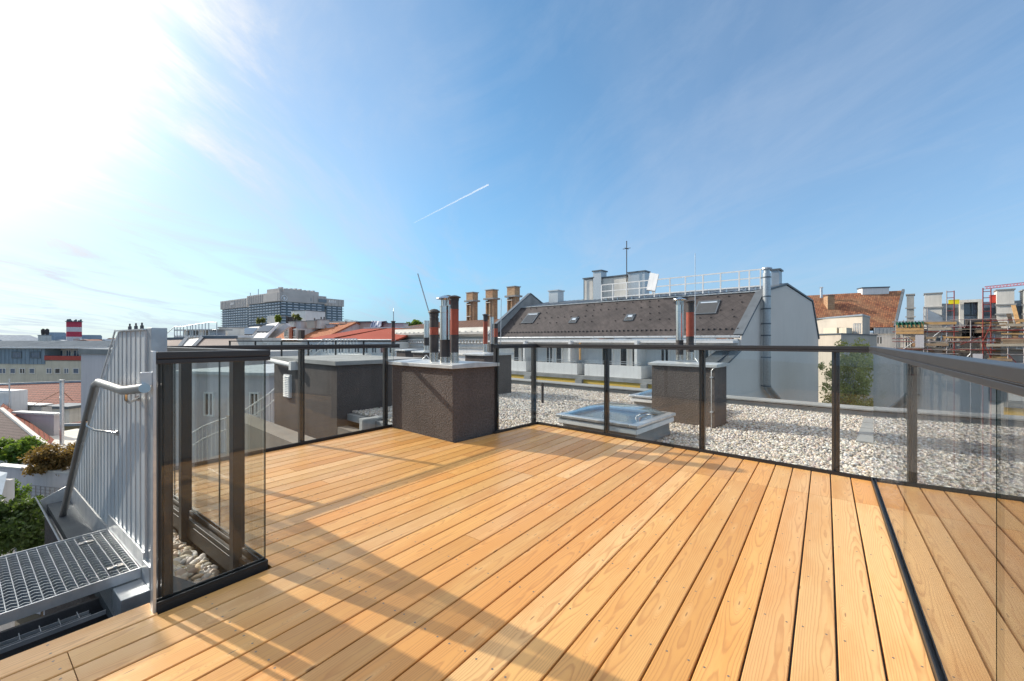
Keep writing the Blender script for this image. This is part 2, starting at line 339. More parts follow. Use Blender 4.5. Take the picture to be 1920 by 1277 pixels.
def woodmat(name='larch_decking'):
    m, nt, b = newmat(name)
    uv = N(nt, 'ShaderNodeTexCoord').outputs['UV']
    at = N(nt, 'ShaderNodeAttribute', attribute_name='board'); sa = N(nt, 'ShaderNodeSeparateXYZ'); lk(nt, at.outputs['Vector'], sa.inputs[0])
    r1, r2, r3 = sa.outputs
    s = N(nt, 'ShaderNodeSeparateXYZ'); lk(nt, uv, s.inputs[0])
    x = mth(nt, 'ADD', s.outputs[0], mth(nt, 'MULTIPLY', r1, 97.0)); y = s.outputs[1]     # y: -.07..07 across the board
    cx = N(nt, 'ShaderNodeCombineXYZ'); lk(nt, x, cx.inputs[0]); lk(nt, y, cx.inputs[1]); lk(nt, mth(nt, 'MULTIPLY', r2, 31.0), cx.inputs[2]); V = cx.outputs[0]
    # knots
    vm = mapping(nt, V, sc=(1.0, 6.0, 1.0))
    vo = N(nt, 'ShaderNodeTexVoronoi', voronoi_dimensions='2D', feature='F1'); vo.inputs['Scale'].default_value = 1.7; vo.inputs['Randomness'].default_value = 1
    lk(nt, vm, vo.inputs['Vector'])
    kd = vo.outputs['Distance']
    ksel = N(nt, 'ShaderNodeSeparateXYZ'); lk(nt, vo.outputs['Color'], ksel.inputs[0])
    kon = mth(nt, 'GREATER_THAN', ksel.outputs[0], .45)
    kb = mth(nt, 'MULTIPLY', ramp(nt, kd, [(0, g4(1)), (.06, g4(.55)), (.2, g4(0))]).outputs[0], kon)
    kdark = mth(nt, 'MULTIPLY', ramp(nt, kd, [(0, g4(1)), (.022, g4(.9)), (.04, g4(0))]).outputs[0], kon)
    # heart of the log wanders below the board
    n1 = noise(nt, mapping(nt, V, sc=(.55, 1.2, 1.0)), 1.0, 3, .45)
    n2 = noise(nt, mapping(nt, V, sc=(6.0, 30.0, 1.0)), 1.0, 2, .5)
    cz = mth(nt, 'ADD', mth(nt, 'MULTIPLY', n1.outputs[0], .13), -.01)
    yy = mth(nt, 'SUBTRACT', y, mth(nt, 'MULTIPLY', mth(nt, 'SUBTRACT', r3, .5), .09))
    rad = mth(nt, 'SQRT', mth(nt, 'ADD', mth(nt, 'MULTIPLY', yy, yy), mth(nt, 'MULTIPLY', cz, cz)))
    rad = mth(nt, 'ADD', rad, mth(nt, 'MULTIPLY', n2.outputs[0], .007))
    rad = mth(nt, 'ADD', rad, mth(nt, 'MULTIPLY', kb, .05))
    fr = mth(nt, 'FRACT', mth(nt, 'MULTIPLY', rad, 150.0))
    ring = ramp(nt, fr, [(0, g4(0)), (.55, g4(.12)), (.84, g4(1)), (.9, g4(.9)), (1, g4(0))]).outputs[0]
    fib = noise(nt, mapping(nt, V, sc=(7, 260, 1)), 1.0, 3, .6).outputs[0]
    big = noise(nt, mapping(nt, V, sc=(1.3, 5, 1)), 1.0, 4, .6).outputs[0]
    base = mixc(nt, r2, (.76, .435, .15, 1), (.67, .335, .092, 1))
    base = mixc(nt, mth(nt, 'MULTIPLY', mth(nt, 'GREATER_THAN', r1, .74), .5), base, (.56, .245, .06, 1))
    base = mixc(nt, mth(nt, 'MULTIPLY', mth(nt, 'LESS_THAN', r3, .25), .45), base, (.78, .50, .24, 1))
    base = mixc(nt, ramp(nt, big, [(.45, g4(0)), (.72, g4(.7))]).outputs[0], base, (.60, .26, .06, 1))
    vv = vmth(nt, 'SCALE', base); lk(nt, mth(nt, 'ADD', .86, mth(nt, 'MULTIPLY', mth(nt, 'FRACT', mth(nt, 'MULTIPLY', mth(nt, 'ADD', r1, r3), 7.31)), .24)), vv.inputs['Scale']); base = vv.outputs[0]
    base = mixc(nt, mth(nt, 'MULTIPLY', ring, .50), base, (.40, .165, .05, 1))
    base = mixc(nt, mth(nt, 'MULTIPLY', ramp(nt, fib, [(.4, g4(0)), (.8, g4(1))]).outputs[0], .22), base, (.42, .20, .08, 1))
    base = mixc(nt, mth(nt, 'MULTIPLY', kb, .45), base, (.85, .55, .24, 1))
    base = mixc(nt, mth(nt, 'MULTIPLY', kdark, .75), base, (.17, .065, .022, 1))
    lk(nt, base, b.inputs['Base Color'])
    rg = mth(nt, 'ADD', .30, mth(nt, 'MULTIPLY', big, .22)); lk(nt, rg, b.inputs['Roughness'])
    b.inputs['Specular IOR Level'].default_value = .5
    h = mth(nt, 'ADD', mth(nt, 'MULTIPLY', ring, -.35), mth(nt, 'MULTIPLY', fib, .7))
    bump(nt, b, h, .30, .0012)
    return m
M_wood = woodmat()
def pebblemat(name, warm):
    m, nt, b = newmat(name)
    at = N(nt, 'ShaderNodeAttribute', attribute_name='tone')
    t = N(nt, 'ShaderNodeTexCoord').outputs['Object']; n = noise(nt, t, 40, 3, .6)
    c = mixc(nt, mth(nt, 'MULTIPLY', n.outputs[0], .35), at.outputs['Color'], (.34, .28, .22, 1))
    lk(nt, c, b.inputs['Base Color']); b.inputs['Roughness'].default_value = .62
    return m
M_peb = pebblemat('river_pebbles', 0)
def zincwallmat():
    m, nt, b = newmat('zinc_planks'); t = N(nt, 'ShaderNodeTexCoord').outputs['UV']
    n = noise(nt, mapping(nt, t, sc=(5, .9, 1)), 1.5, 6, .62, .5); n2 = noise(nt, mapping(nt, t, sc=(10, 1.3, 1)), 6, 4, .6)
    c = ramp(nt, n.outputs[0], [(.3, (.50, .53, .54, 1)), (.5, (.66, .68, .67, 1)), (.7, (.80, .80, .78, 1))]).outputs[0]
    c = mixc(nt, mth(nt, 'MULTIPLY', n2.outputs[0], .25), c, (.3, .33, .36, 1))
    at = N(nt, 'ShaderNodeAttribute', attribute_name='board'); sa = N(nt, 'ShaderNodeSeparateXYZ'); lk(nt, at.outputs['Vector'], sa.inputs[0])
    c = mixc(nt, mth(nt, 'MULTIPLY', sa.outputs[0], .3), c, (.36, .39, .41, 1))
    lk(nt, c, b.inputs['Base Color']); b.inputs['Metallic'].default_value = .25
    lk(nt, mth(nt, 'ADD', mth(nt, 'MULTIPLY', n.outputs[0], .25), .3), b.inputs['Roughness'])
    return m
M_zincw = zincwallmat()
# ================================================================ deck
def u_end(v):
    if v < 3.30: return (4.70+.0931*v)/.9957
    if v < 3.47: return (3.78-.9957*v)/.0931 if (3.78-.9957*v)/.0931 < 5.0 else 5.0
    return (3.19+.0931*v)/.9957
mb = MB(DK); battr = []
def board_piece(u0, ua, ub, v0, v1, r):
    """u0 start; ua, ub the ends at v0 and v1"""
    c = .003; t = -.026; prof = [(v0, t), (v0, -c), (v0+c, 0), (v1-c, 0), (v1, -c), (v1, t)]
    vc = (v0+v1)/2; vs = []; n0 = len(mb.v)
    for v, z in prof: vs.append((u0, v, z))
    for v, z in prof: vs.append((ua+(ub-ua)*(v-v0)/(v1-v0), v, z))
    fs = [(i, i+6, i+7, i+1) for i in range(5)]+[(0, 1, 2, 3, 4, 5), (11, 10, 9, 8, 7, 6)]
    uvs = [[(vs[i][0], vs[i][1]-vc) for i in f] for f in fs]
    mb.add(vs, fs, 0, False, uvs)
    battr.extend([r]*12)
PIT = .14
def place_board(k, v0, v1, ustart, umax0=None, umax1=None):
    e0 = umax0 if umax0 is not None else u_end(v0+.001); e1 = umax1 if umax1 is not None else u_end(v1-.001)
    em = min(e0, e1); js = []
    if v0 < 1.55: js = [1.0+(k*7 % 3)*-.9, 4.02] if k % 3 else [-.9, 4.02]
    else: js = [[1.9], [3.2], [.27+.5*(k % 2)], [2.7]][k % 4]
    if 2.05 < v0 < 2.3: js = [.27, 3.1]
    js = [j for j in js if ustart+.3 < j < em-.25]
    pts = [ustart]+sorted(js)+[None]
    for a, b_ in zip(pts[:-1], pts[1:]):
        r = (random.random(), random.random(), random.random())
        if b_ is None: board_piece(a+.0015 if a != ustart else a, e0, e1, v0, v1, r)
        else: board_piece(a+.0015 if a != ustart else a, b_-.0015, b_-.0015, v0, v1, r)
        u = 1.66-.475*9
        while u < (e1 if b_ is None else b_):
            if u > a+.03 and u < em-.03:
                for vv in (v0+.026, v1-.026):
                    jx, jy = random.uniform(-.006, .006), random.uniform(-.004, .004); rr = .0044
                    ring = [(u+jx+rr*math.cos(q*math.pi/4), vv+jy+rr*math.sin(q*math.pi/4), .0006) for q in range(8)]
                    mb.add(ring, [tuple(range(8))], 1); battr.extend([r]*8)
            u += .475
for k in range(-3, 36):
    v0 = -.034+PIT*k+.003; v1 = v0+PIT-.0085
    if v1 < -.31: continue
    if v0 < -.31: v0 = -.312
    if v1 < 2.37: place_board(k, v0, v1, -2.6)
    elif v0 < 2.48:
        # beside and behind the short screen
        place_board(k, v0, v1, -2.6, .545, .545)
        if v1 > 2.40: place_board(k+40, v0, v1, 1.02)
    else: place_board(k, v0, min(v1, 4.80), 1.02) if v0 < 4.75 else None
o = mb.build('wooden_deck', [M_wood, pmat('screw_head', (.24, .22, .20), .5, .6)], kind='structure')
a = o.data.attributes.new('board', 'FLOAT_VECTOR', 'POINT'); a.data.foreach_set('vector', np.array(battr, dtype=np.float32).ravel())
mb = MB(DK); mb.box(-2.6, .55, -.33, 2.36, -.09, -.032); mb.box(.552, 3.2, -.33, 2.36, -.09, -.032); mb.box(1.02, 3.2, 2.362, 4.8, -.09, -.032)
mb.box(3.202, 4.9, -.33, 3.25, -.09, -.032)
mb.build('deck_gap_dark_sheet', M_flash, kind='structure')  # dark sheets under the boards, standing for the shade in the gaps

# ================================================================ glass railings
M_gedge = pmat('glass_edge_green', (.008, .03, .026), .15, 0, .1, 3, spec=1)
def pane(m, x0, x1, y, z0, z1, t=.006):
    vs = [(x0,y,z0),(x1,y,z0),(x1,y+t,z0),(x0,y+t,z0),(x0,y,z1),(x1,y,z1),(x1,y+t,z1),(x0,y+t,z1)]
    m.add(vs, [(0,1,5,4),(2,3,7,6)], 0); m.add(vs, [(1,2,6,5),(3,0,4,7)], 1)
RAIL_T, RAIL_B = 1.148, 1.094
def railing(name, label, M, L, s, panes, posts, x0r=None, x1r=None, base=(-.012, .03), deep=False, wide=.058, gm=None, bw=.7):
    t = thing(name, label, 'glass railing', M)
    m = MB(M); a = 0 if x0r is None else x0r; b = L if x1r is None else x1r
    m.box(a, b, -wide/2, wide/2, RAIL_B+.024, RAIL_T); m.box(a+.002, b-.002, -wide/2+.003, wide/2-.003, RAIL_B+.019, RAIL_B+.024)
    m.box(a, b, -wide/2, wide/2, RAIL_B, RAIL_B+.019)
    m.build('handrail', M_frame, t, bevel=.003)
    m = MB(M); m.box(0, L, -.021*bw, .019*bw, base[0], base[1]*.55); m.box(0, L, .010*bw, .0195*bw, base[1]*.55, base[1]); m.box(0, L, -.0212*bw, -.012*bw, base[1]*.55, base[1])
    if deep: m.box(0, L, s*.02, s*.045, -.13, .0); m.box(0, L, s*.0455, s*.048, -.035, -.031)
    m.build('base_profile', M_framed, t, bevel=.002)
    for p0, p1 in panes:
        m = MB(M); pane(m, p0, p1, -.006, base[1]*.6, RAIL_B+.004); m.build('glass_pane', [gm or M_glass, M_gedge], t)
    for p in posts:
        m = MB(M); m.box(p-.028, p+.028, s*.03, s*.075, -.17, RAIL_B+.002); m.box(p-.012, p+.012, s*.0105, s*.0295, .04, RAIL_B)
        q = m.build('post', M_frame, t, bevel=.003)
    return t
def off(M, x, y, a=0): return M @ Matrix.Translation((x, y, 0)) @ rotz(a)
railing('glass_railing', 'glass railing with posts standing in the pebble strip, ends at the short glass screen', off(DK, 1.0, 2.385, 90), 2.44, 1,
        [(.004, .63), (.64, 1.50), (1.51, 2.43)], [.235, 1.095, 2.1], -.0, 2.44, deep=True)
railing('glass_railing', 'glass railing between the metal plank wall and the chimney housing with flue pipes', off(DK, 1.0, 4.83, 0), 2.74, 1,
        [(.02, .225), (.235, 1.44), (1.45, 2.70)], [.234, 1.444, 2.605], -.02, 2.79)
railing('glass_railing', 'short glass railing right beside the chimney housing with flue pipes', off(FF, 3.84, 3.78, 0), .875, 1,
        [(.06, .86)], [.09, .865], .02, .905)
railing('glass_railing', 'long glass railing between the deck end and the gravel with the dome skylight', off(FF, 4.715, 3.78, -90), 3.70, 1,
        [(.01, 1.09), (1.10, 2.25), (2.262, 3.40), (3.415, 3.68)], [1.096, 2.258, 3.409], -.03, 3.67)
railing('glass_railing', 'glass railing without posts mirroring the deck boards and the gravel', off(DK, -1.5, -.325, 0), 6.19, -1,
        [(.01, 2.982), (2.989, 4.457), (4.460, 6.18)], [], 0, 6.19, wide=.062, gm=M_glassm)
t = railing('glass_screen', 'short glass screen with heavy top rail between metal plank wall and deck', off(DK, .545, 2.385, 0), .462, 1,
        [(.02, .45)], [.045], .0, .46, base=(-.02, .04), bw=1.1)
m = MB(off(DK, .545, 2.385, 0)); m.box(-.012, .0, -.02, .02, -.02, RAIL_T+.004); m.box(-.05, -.012, -.012, .012, 1.0, 1.06); m.build('end_bracket', M_galvl, t, bevel=.002)

# ================================================================ chimney housings with flues
def flue(root, x, y, z, segs, r, hat=None, name='flue_pipe'):
    """segs: (height, material index) 0 black 1 red 2 bright"""
    m = MB(FF); zz_ = 0; prof = [(r, 0)]; mis = []
    for h, mi in segs:
        k = 0
        prof.append((r*(1.0 if mi != 2 else .985), zz_)); mis.append(mi)
        nseg = max(1, int(h/.30)) if mi == 2 else 1
        for q in range(nseg):
            z1 = zz_+h*(q+1)/nseg; rr = r*(1.0 if mi != 2 else .985)
            prof.append((rr, z1-.012)); mis.append(mi)
            prof.append((rr*1.06, z1-.010)); mis.append(mi); prof.append((rr*1.06, z1)); mis.append(mi); prof.append((rr, z1+.001)); mis.append(mi)
        zz_ += h
    m.lathe((x, y, z), prof, n=20, mis=mis)
    o = m.build(name, [M_pblack, M_pred, M_steel], root)
    m = MB(FF)
    if hat == 'cone':
        m.lathe((x, y, z+zz_), [(r*.9, 0), (r*.9, .03), (r*1.0, .03), (r*1.0, .07), (r*1.42, .075), (r*1.25, .095), (r*.7, .118), (.001, .125)], n=20)
        m.build('rain_cap', M_pblack, o)
    elif hat == 'flat':
        m.lathe((x, y, z+zz_), [(r*1.08, -.02), (r*1.1, .01), (r*1.5, .018), (r*1.5, .028), (r*.6, .045), (.001, .05)], n=20)
        m.build('rain_cap', M_pblack, o)
    elif hat == 'steel':
        m.lathe((x, y, z+zz_), [(r*.55, 0), (r*.6, .075), (r*1.75, .09), (r*1.7, .10), (r*.7, .125), (.001, .14)], n=20)
        for q in range(4): an = q*math.pi/2; m.bar((x+r*.9*math.cos(an), y+r*.9*math.sin(an), z+zz_), (x+r*.9*math.cos(an), y+r*.9*math.sin(an), z+zz_+.09), .008, .008)
        m.build('rain_cap', M_steel, o)
    elif hat == 'open':
        m.lathe((x, y, z+zz_), [(r, 0), (r*1.05, .01), (r*.9, .012), (r*.88, -.1)], n=20); m.build('rain_cap', M_steel, o)
    return o
def housing(label, x0, x1, y0, y1, z0, z1, M=FF, mat=None, over=.045, capm=None):
    t = thing('chimney_housing', label, 'chimney', M @ Matrix.Translation((x0, y0, z0)))
    m = MB(M); m.box(x0, x1, y0, y1, z0, z1-.045); m.build('rendered_body', mat or M_stucco, t, bevel=.006)
    m = MB(M); m.box(x0-over, x1+over, y0-over, y1+over, z1-.045, z1-.002); m.prism([(x0-over+.004, z1-.002), (x1+over-.004, z1-.002), ((x0+x1)/2, z1+.02)], 'y', y0-over+.004, y1+over-.004)
    m.build('cap_sheet', capm or M_cap, t, bevel=.003); return t
def fpos(px, Z):
    X = (px-960)/F*Z; return .670*X+.742*Z, .670*Z-.742*X
t = housing('large dark brown rendered chimney housing at the deck edge carrying four tall flue pipes', 3.195, 3.90, 3.825, 5.12, -.2, .91)
def hz(py, Z): return EYE-(py-638)/F*Z
def flue_px(t, px, Z, ybot, bands, d, hat):
    """bands: list of (y pixel top, material) upward"""
    x, y = fpos(px, Z); z0 = hz(ybot, Z); segs = []; za = z0
    for yp, mi in bands: zb = hz(yp, Z); segs.append((zb-za, mi)); za = zb
    return flue(t, x, y, z0, segs, d/2/F*Z, hat)
flue_px(t, 852, 5.22, 683, [(661, 2), (628, 0), (580, 1), (561, 0)], 15.5, 'flat')
flue_px(t, 834, 5.32, 683, [(669, 2), (637, 0), (585, 2), (574, 2)], 19, 'steel')
flue_px(t, 840, 5.68, 678, [(664, 2), (600, 1), (572, 2), (560, 1)], 14, 'flat')
flue_px(t, 814, 5.50, 681, [(661, 2), (628, 0), (614, 1), (597, 0)], 16.5, 'cone')
m = MB(FF); x, y = fpos(806, 5.9); m.tube([(x, y, .93), (x, y, hz(598, 5.9)), (x, y, hz(592, 5.9)), (*fpos(783, 5.9), hz(513, 5.9))], .008, n=6); m.tube([(x, y, .93), (x-.02, y+.06, .99), (x-.05, y+.10, .93)], .008, n=6)
tag(m.build('lightning_rod', M_galv), 'thin leaning lightning rod rising from the large dark chimney housing', 'lightning rod')

t = housing('dark chimney housing behind the dome skylight carrying one silver and one red flue pipe', 7.11, 7.75, 2.08, 3.12, -.25, .81)
flue_px(t, 1274, 7.35, 675, [(665, 2), (638, 0), (583, 2), (572, 2)], 13.5, 'steel')
flue_px(t, 1293.5, 7.2, 675, [(660, 2), (631, 0), (586, 1), (568, 0)], 13.5, 'flat')
m = MB(FF); x, y = fpos(1303, 7.0); m.tube([(x, y, .86), (x, y, hz(475, 7.0))], .0055, n=6); m.tube([(x, y, .9), (x-.04, y-.06, .84)], .009, n=6)
tag(m.build('lightning_rod', M_galvl), 'tall upright lightning rod beside the red flue pipe over the dome skylight', 'lightning rod')
m = MB(FF); m.tube([(7.2, 2.06, .82), (7.08, 2.04, .80), (7.07, 2.12, .72), (7.07, 2.12, -.2)], .006, n=6)
for z in (.6, .05): m.box(7.05, 7.11, 2.10, 2.14, z, z+.02)
tag(m.build('conductor_cable', M_galvl), 'thin grey lightning cable clipped down the front of the dark chimney housing', 'cable')
# third and fourth housings farther back
x, y = fpos(908, 10.4)
t = housing('dark chimney housing standing on the gravel behind the railing corner with three flue pipes', x, x+1.0, y, y+.72, -.25, .86)
flue_px(t, 910, 10.75, 660, [(645, 2), (603, 1), (592, 0)], 8.5, 'flat')
flue_px(t, 922, 10.9, 660, [(645, 0), (595, 2)], 8, 'open')
flue_px(t, 929.5, 10.8, 659, [(645, 2), (632, 0), (616, 1), (607, 0)], 7.5, None)
m = MB(FF); x, y = fpos(938, 10.9); x2, y2 = fpos(939.5, 10.9); m.tube([(x, y, .88), (x2, y2, hz(560, 10.9))], .01, n=5)
tag(m.build('lightning_rod', M_galvl), 'thin lightning rod beside the three flues behind the railing corner', 'lightning rod')
x, y = fpos(794, 13.0)
t = housing('small dark chimney housing with a single silver flue seen behind the large housing', x, x+.7, y, y+.55, -1.2, hz(659, 13.0))
flue_px(t, 799.5, 13.4, 659, [(648, 2), (633, 0), (602, 2)], 10, 'open')
x, y = fpos(760, 15.5)
t = housing('dark chimney housing with white edge trims and one thin red flue', x, x+1.2, y, y+.6, -1.5, hz(656, 15.5), capm=M_cap)
flue_px(t, 737, 15.0, 668, [(652, 2), (640, 0), (614, 1), (604, 0)], 6.5, 'flat')
m = MB(FF); x, y = fpos(737.5, 15.2); m.tube([(x, y, hz(604, 15.2)), (x, y, hz(584, 15.2))], .016, n=5); m.tube([(x, y, hz(584, 15.2)), (x+.1, y+.15, hz(577, 15.2))], .01, n=5)
tag(m.build('lightning_rod', M_galv), 'short lightning rod above the thin red flue', 'lightning rod')

# ================================================================ flat roof with gravel, parapet and skylights
GZ = -.21
def lv(b_, v=-.36): return .0931*(b_+.0931*v)/.9957+.9957*v
m = MB(FF); m.prism([(4.80, -.08), (10.05, -.08), (10.05, 11.5), (4.80, 11.5)], 'z', -.35, GZ-.02); m.box(3.9, 4.798, 3.86, 11.5, -.35, GZ-.02)
m.build('flat_roof', M_conc, kind='structure')
def ico(sub):
    bm = __import__('bmesh').new(); __import__('bmesh').ops.create_icosphere(bm, subdivisions=sub, radius=1)
    v = np.array([x.co for x in bm.verts]); f = np.array([[q.index for q in x.verts] for x in bm.faces]); bm.free(); return v, f
def pebbles(name, M, areas, dens, size, sub, label, z, palette, excl=(), lift=.35):
    v0, f0 = ico(sub); pts = []
    for (x0, x1, y0, y1) in areas:
        n = int((x1-x0)*(y1-y0)*dens); p = np.c_[rng.uniform(x0, x1, n), rng.uniform(y0, y1, n)]
        for (a, b_, c, d) in excl: p = p[~((p[:, 0] > a) & (p[:, 0] < b_) & (p[:, 1] > c) & (p[:, 1] < d))]
        pts.append(p)
    p = np.concatenate(pts)
    if M is FF: p = p[p[:, 1] > -.04]
    n = len(p); nv = len(v0)
    sh = np.stack([rng.uniform(.75, 1.35, n), rng.uniform(.6, 1.0, n), rng.uniform(.38, .7, n)], 1)*(size*rng.uniform(.65, 1.3, n))[:, None]
    V = v0[None]*(1+.16*np.sin(v0[None]*rng.uniform(1.5, 4, (n, 1, 3))+rng.uniform(0, 6, (n, 1, 3))))*sh[:, None, :]
    ax, ay, az = rng.normal(0, .45, n), rng.normal(0, .45, n), rng.uniform(0, 6.283, n)
    def rot(V, i, j, a):
        c, s_ = np.cos(a)[:, None], np.sin(a)[:, None]; A = V[:, :, i]*c-V[:, :, j]*s_; B = V[:, :, i]*s_+V[:, :, j]*c
        V = V.copy(); V[:, :, i] = A; V[:, :, j] = B; return V
    V = rot(rot(rot(V, 1, 2, ax), 0, 2, ay), 0, 1, az)
    V[:, :, 0] += p[:, 0, None]; V[:, :, 1] += p[:, 1, None]; V[:, :, 2] += (z+sh[:, 2]*lift+rng.uniform(-.003, .012, n))[:, None]
    V = V.reshape(-1, 3); Mn = np.array(M); V = V @ Mn[:3, :3].T+Mn[:3, 3]
    Fc = (f0[None]+(np.arange(n)*nv)[:, None, None]).reshape(-1, 3)
    me = bpy.data.meshes.new(name); me.vertices.add(len(V)); me.vertices.foreach_set('co', V.astype(np.float32).ravel())
    me.loops.add(Fc.size); me.loops.foreach_set('vertex_index', Fc.astype(np.int32).ravel())
    me.polygons.add(len(Fc)); me.polygons.foreach_set('loop_start', np.arange(0, Fc.size, 3, dtype=np.int32)); me.polygons.foreach_set('loop_total', np.full(len(Fc), 3, dtype=np.int32))
    me.polygons.foreach_set('use_smooth', np.ones(len(Fc), dtype=bool)); me.update(); me.validate()
    pal = np.array(palette); c = pal[rng.integers(0, len(pal), n)]*rng.uniform(.75, 1.15, (n, 1)); c = np.clip(c+rng.normal(0, .015, (n, 3)), .02, .9)
    ca = me.color_attributes.new('tone', 'FLOAT_COLOR', 'POINT'); ca.data.foreach_set('color', np.repeat(np.c_[c, np.ones(n)], nv, 0).astype(np.float32).ravel())
    me.materials.append(M_peb); o = link(bpy.data.objects.new(name, me)); return tag(o, label, 'gravel', kind='stuff')
PAL = [(.70, .64, .56), (.60, .51, .42), (.80, .75, .69), (.46, .40, .34), (.66, .55, .44), (.34, .30, .27), (.72, .68, .62), (.52, .42, .33), (.84, .80, .75), (.40, .38, .36)]
EX = [(5.02, 6.26, 2.41, 3.62), (7.1, 7.8, 2.05, 3.15), (7.75, 8.95, 2.66, 3.85)]
pebbles('gravel', FF, [(4.80, 6.4, -.85, 4.6)], 1900, .0195, 2, 'loose pale river gravel spread over the flat roof', GZ, PAL, EX)
pebbles('gravel', FF, [(6.4, 10.0, -.85, 9.6), (4.0, 6.4, 4.6, 9.6)], 1350, .0215, 1, 'pale gravel on the farther part of the flat roof', GZ, PAL, EX)
WPAL = [(.62, .50, .36), (.72, .64, .52), (.50, .40, .30), (.78, .74, .68), (.66, .50, .34), (.45, .42, .38), (.70, .66, .6)]
m = MB(DK); m.box(.50, .95, 2.41, 5.0, -.4, -.175); m.build('roof_strip', M_conc, kind='structure')
pebbles('gravel', DK, [(.66, .945, 2.42, 4.95)], 1500, .026, 3, 'rounded beige pebbles in the narrow strip behind the glass screen', -.17, WPAL)
m = MB(DK); m.prism([(.46, 2.42), (.86, 2.42), (.72, 2.95), (.62, 3.5), (.60, 5.0), (.46, 5.0)][::-1], 'z', -.15, -.10)
tag(m.build('felt_covering', M_slate), 'grey mineral felt sheet beside the pebble strip behind the glass screen', 'roofing felt')
m = MB(FF)
m.prism([(10.05, -2.6), (10.45, -2.6), (10.45, -.085), (10.05, -.105)], 'y', -.07, 11.6)
m.box(10.0, 10.48, -.08, 11.62, -.084, -.06, 1)
tag(m.build('roof_parapet', [M_conc, M_conc]), 'low grey parapet along the far edge of the gravel roof', 'parapet')
m = MB(FF)
for i, (x, l0) in enumerate(((9.2, .15), (8.6, .1), (8.0, .05), (7.4, 0))): m.box(x, x+.55, .0, .36, GZ, GZ+.035+.002*i)
tag(m.build('paving_slab', M_conc), 'row of grey paving slabs crossing the gravel near the parapet', 'paving slab')
m = MB(FF); x, y = fpos(1017, 9.3); m.lathe((x, y, GZ), [(.028, 0), (.028, .40), (.04, .40), (.04, .46), (.001, .48)], n=12)
tag(m.build('vent_pipe', M_pblack), 'short black vent pipe standing in the gravel beside the railing corner', 'vent pipe')
def skylight(label, x0, y0, s, ztop):
    M = off(FF, x0, y0); t = thing('dome_skylight', label, 'skylight', M @ Matrix.Translation((0, 0, GZ)))
    m = MB(M); m.prism([(-.0, GZ), (s, GZ), (s-.06, ztop-.13), (.06, ztop-.13)], 'y', .03, s-.03); m.build('curb', M_conc, t)
    m = MB(M); e = -.04
    for (a, b_, c, d) in ((e, s-e, e, .08), (e, s-e, s-.08, s-e), (e, .08, .082, s-.082), (s-.08, s-e, .082, s-.082)): m.box(a, b_, c, d, ztop-.045, ztop)
    m.build('frame', M_galvl, t, bevel=.01)
    m = MB(M); m.box(e+.02, s-e-.02, e+.02, s-e-.02, ztop-.13, ztop-.06); m.build('lower_frame', M_white, t, bevel=.01)
    m = MB(M); m.box(.081, s-.081, .081, s-.081, ztop-.055, ztop-.047); m.build('inner_pane', M_glassb, t)
    m = MB(M); n = 14; vs = []; a0, a1 = .05, s-.05
    for i in range(n+1):
        for j in range(n+1):
            fx, fy = i/n, j/n; k = (1-abs(2*fx-1)**3.2)*(1-abs(2*fy-1)**3.2)
            vs.append((a0+(a1-a0)*fx, a0+(a1-a0)*fy, ztop+.002+.125*k**.8))
    m.add(vs, [(i*(n+1)+j, (i+1)*(n+1)+j, (i+1)*(n+1)+j+1, i*(n+1)+j+1) for i in range(n) for j in range(n)], 0, True)
    m.build('acrylic_dome', M_glassclear, t); return t
skylight('large square dome skylight in the gravel right behind the railing', 5.04, 2.42, 1.2, .12)
skylight('smaller looking dome skylight half hidden behind the dark chimney housing on the gravel', 7.78, 2.68, 1.15, .12)
# dark felt roof on the other side of the mirror-like railing
m = MB(DK); m.box(-6, 6.2, -9, -.42, -3.4, -3.0); m.build('lower_felt_roof', pmat('brown_felt', (.09, .06, .045), .95, 0, .3, 1), kind='structure')

# ================================================================ metal plank wall, handrail, landing, gutters on the left
m = MB(DK); battr = []
U0, U1 = .588, .632; v = 2.735; k = 0
def wtop(v): return 1.250 if v < 3.34 else 1.250-(v-3.34)*.782
while v < 4.86:
    v2 = v+.0945; r = (random.random(), 0, 0); n0 = len(m.v)
    va, vb = v+.0022, v2-.0022
    m.prism([(va, .045), (vb, .045), (vb, wtop(vb)), (va, wtop(va))], 'x', U0, U0+.02)
    m.box(U0-.004, U0-.0002, va+.0005, va+.003, .05, wtop(va)-.004)
    battr += [r]*(len(m.v)-n0); v = v2
t = thing('metal_plank_wall', 'tall wall of upright galvanised planks with a sloping top behind the handrail', 'metal wall', off(DK, U0, 2.735))
o = m.build('planks', M_zincw, t); a = o.data.attributes.new('board', 'FLOAT_VECTOR', 'POINT'); a.data.foreach_set('vector', np.array(battr, dtype=np.float32).ravel())
m = MB(DK); m.box(U0+.021, U0+.05, 2.74, 3.34, 1.0, 1.245); m.bar((U0+.03, 3.34, 1.22), (U0+.03, 4.86, .035), .03, .03)
m.bar((U0-.008, 3.34, 1.258), (U0-.008, 4.87, .068), .006, .012); m.box(U0-.012, U0+.03, 2.735, 3.345, 1.251, 1.258)
m.build('edge_trim', M_galvl, t)
m = MB(DK); m.box(.592, .655, 2.655, 2.733, -.15, 1.262); m.build('end_post', M_galv, t, bevel=.003)
m = MB(DK)
for v in (2.9, 3.15, 3.02): m.lathe((U0+.02, v, 1.258), [(.008, 0), (.008, .02), (.004, .022), (.004, .035), (.001, .036)], n=8)
m.build('bolt', M_flash, t)
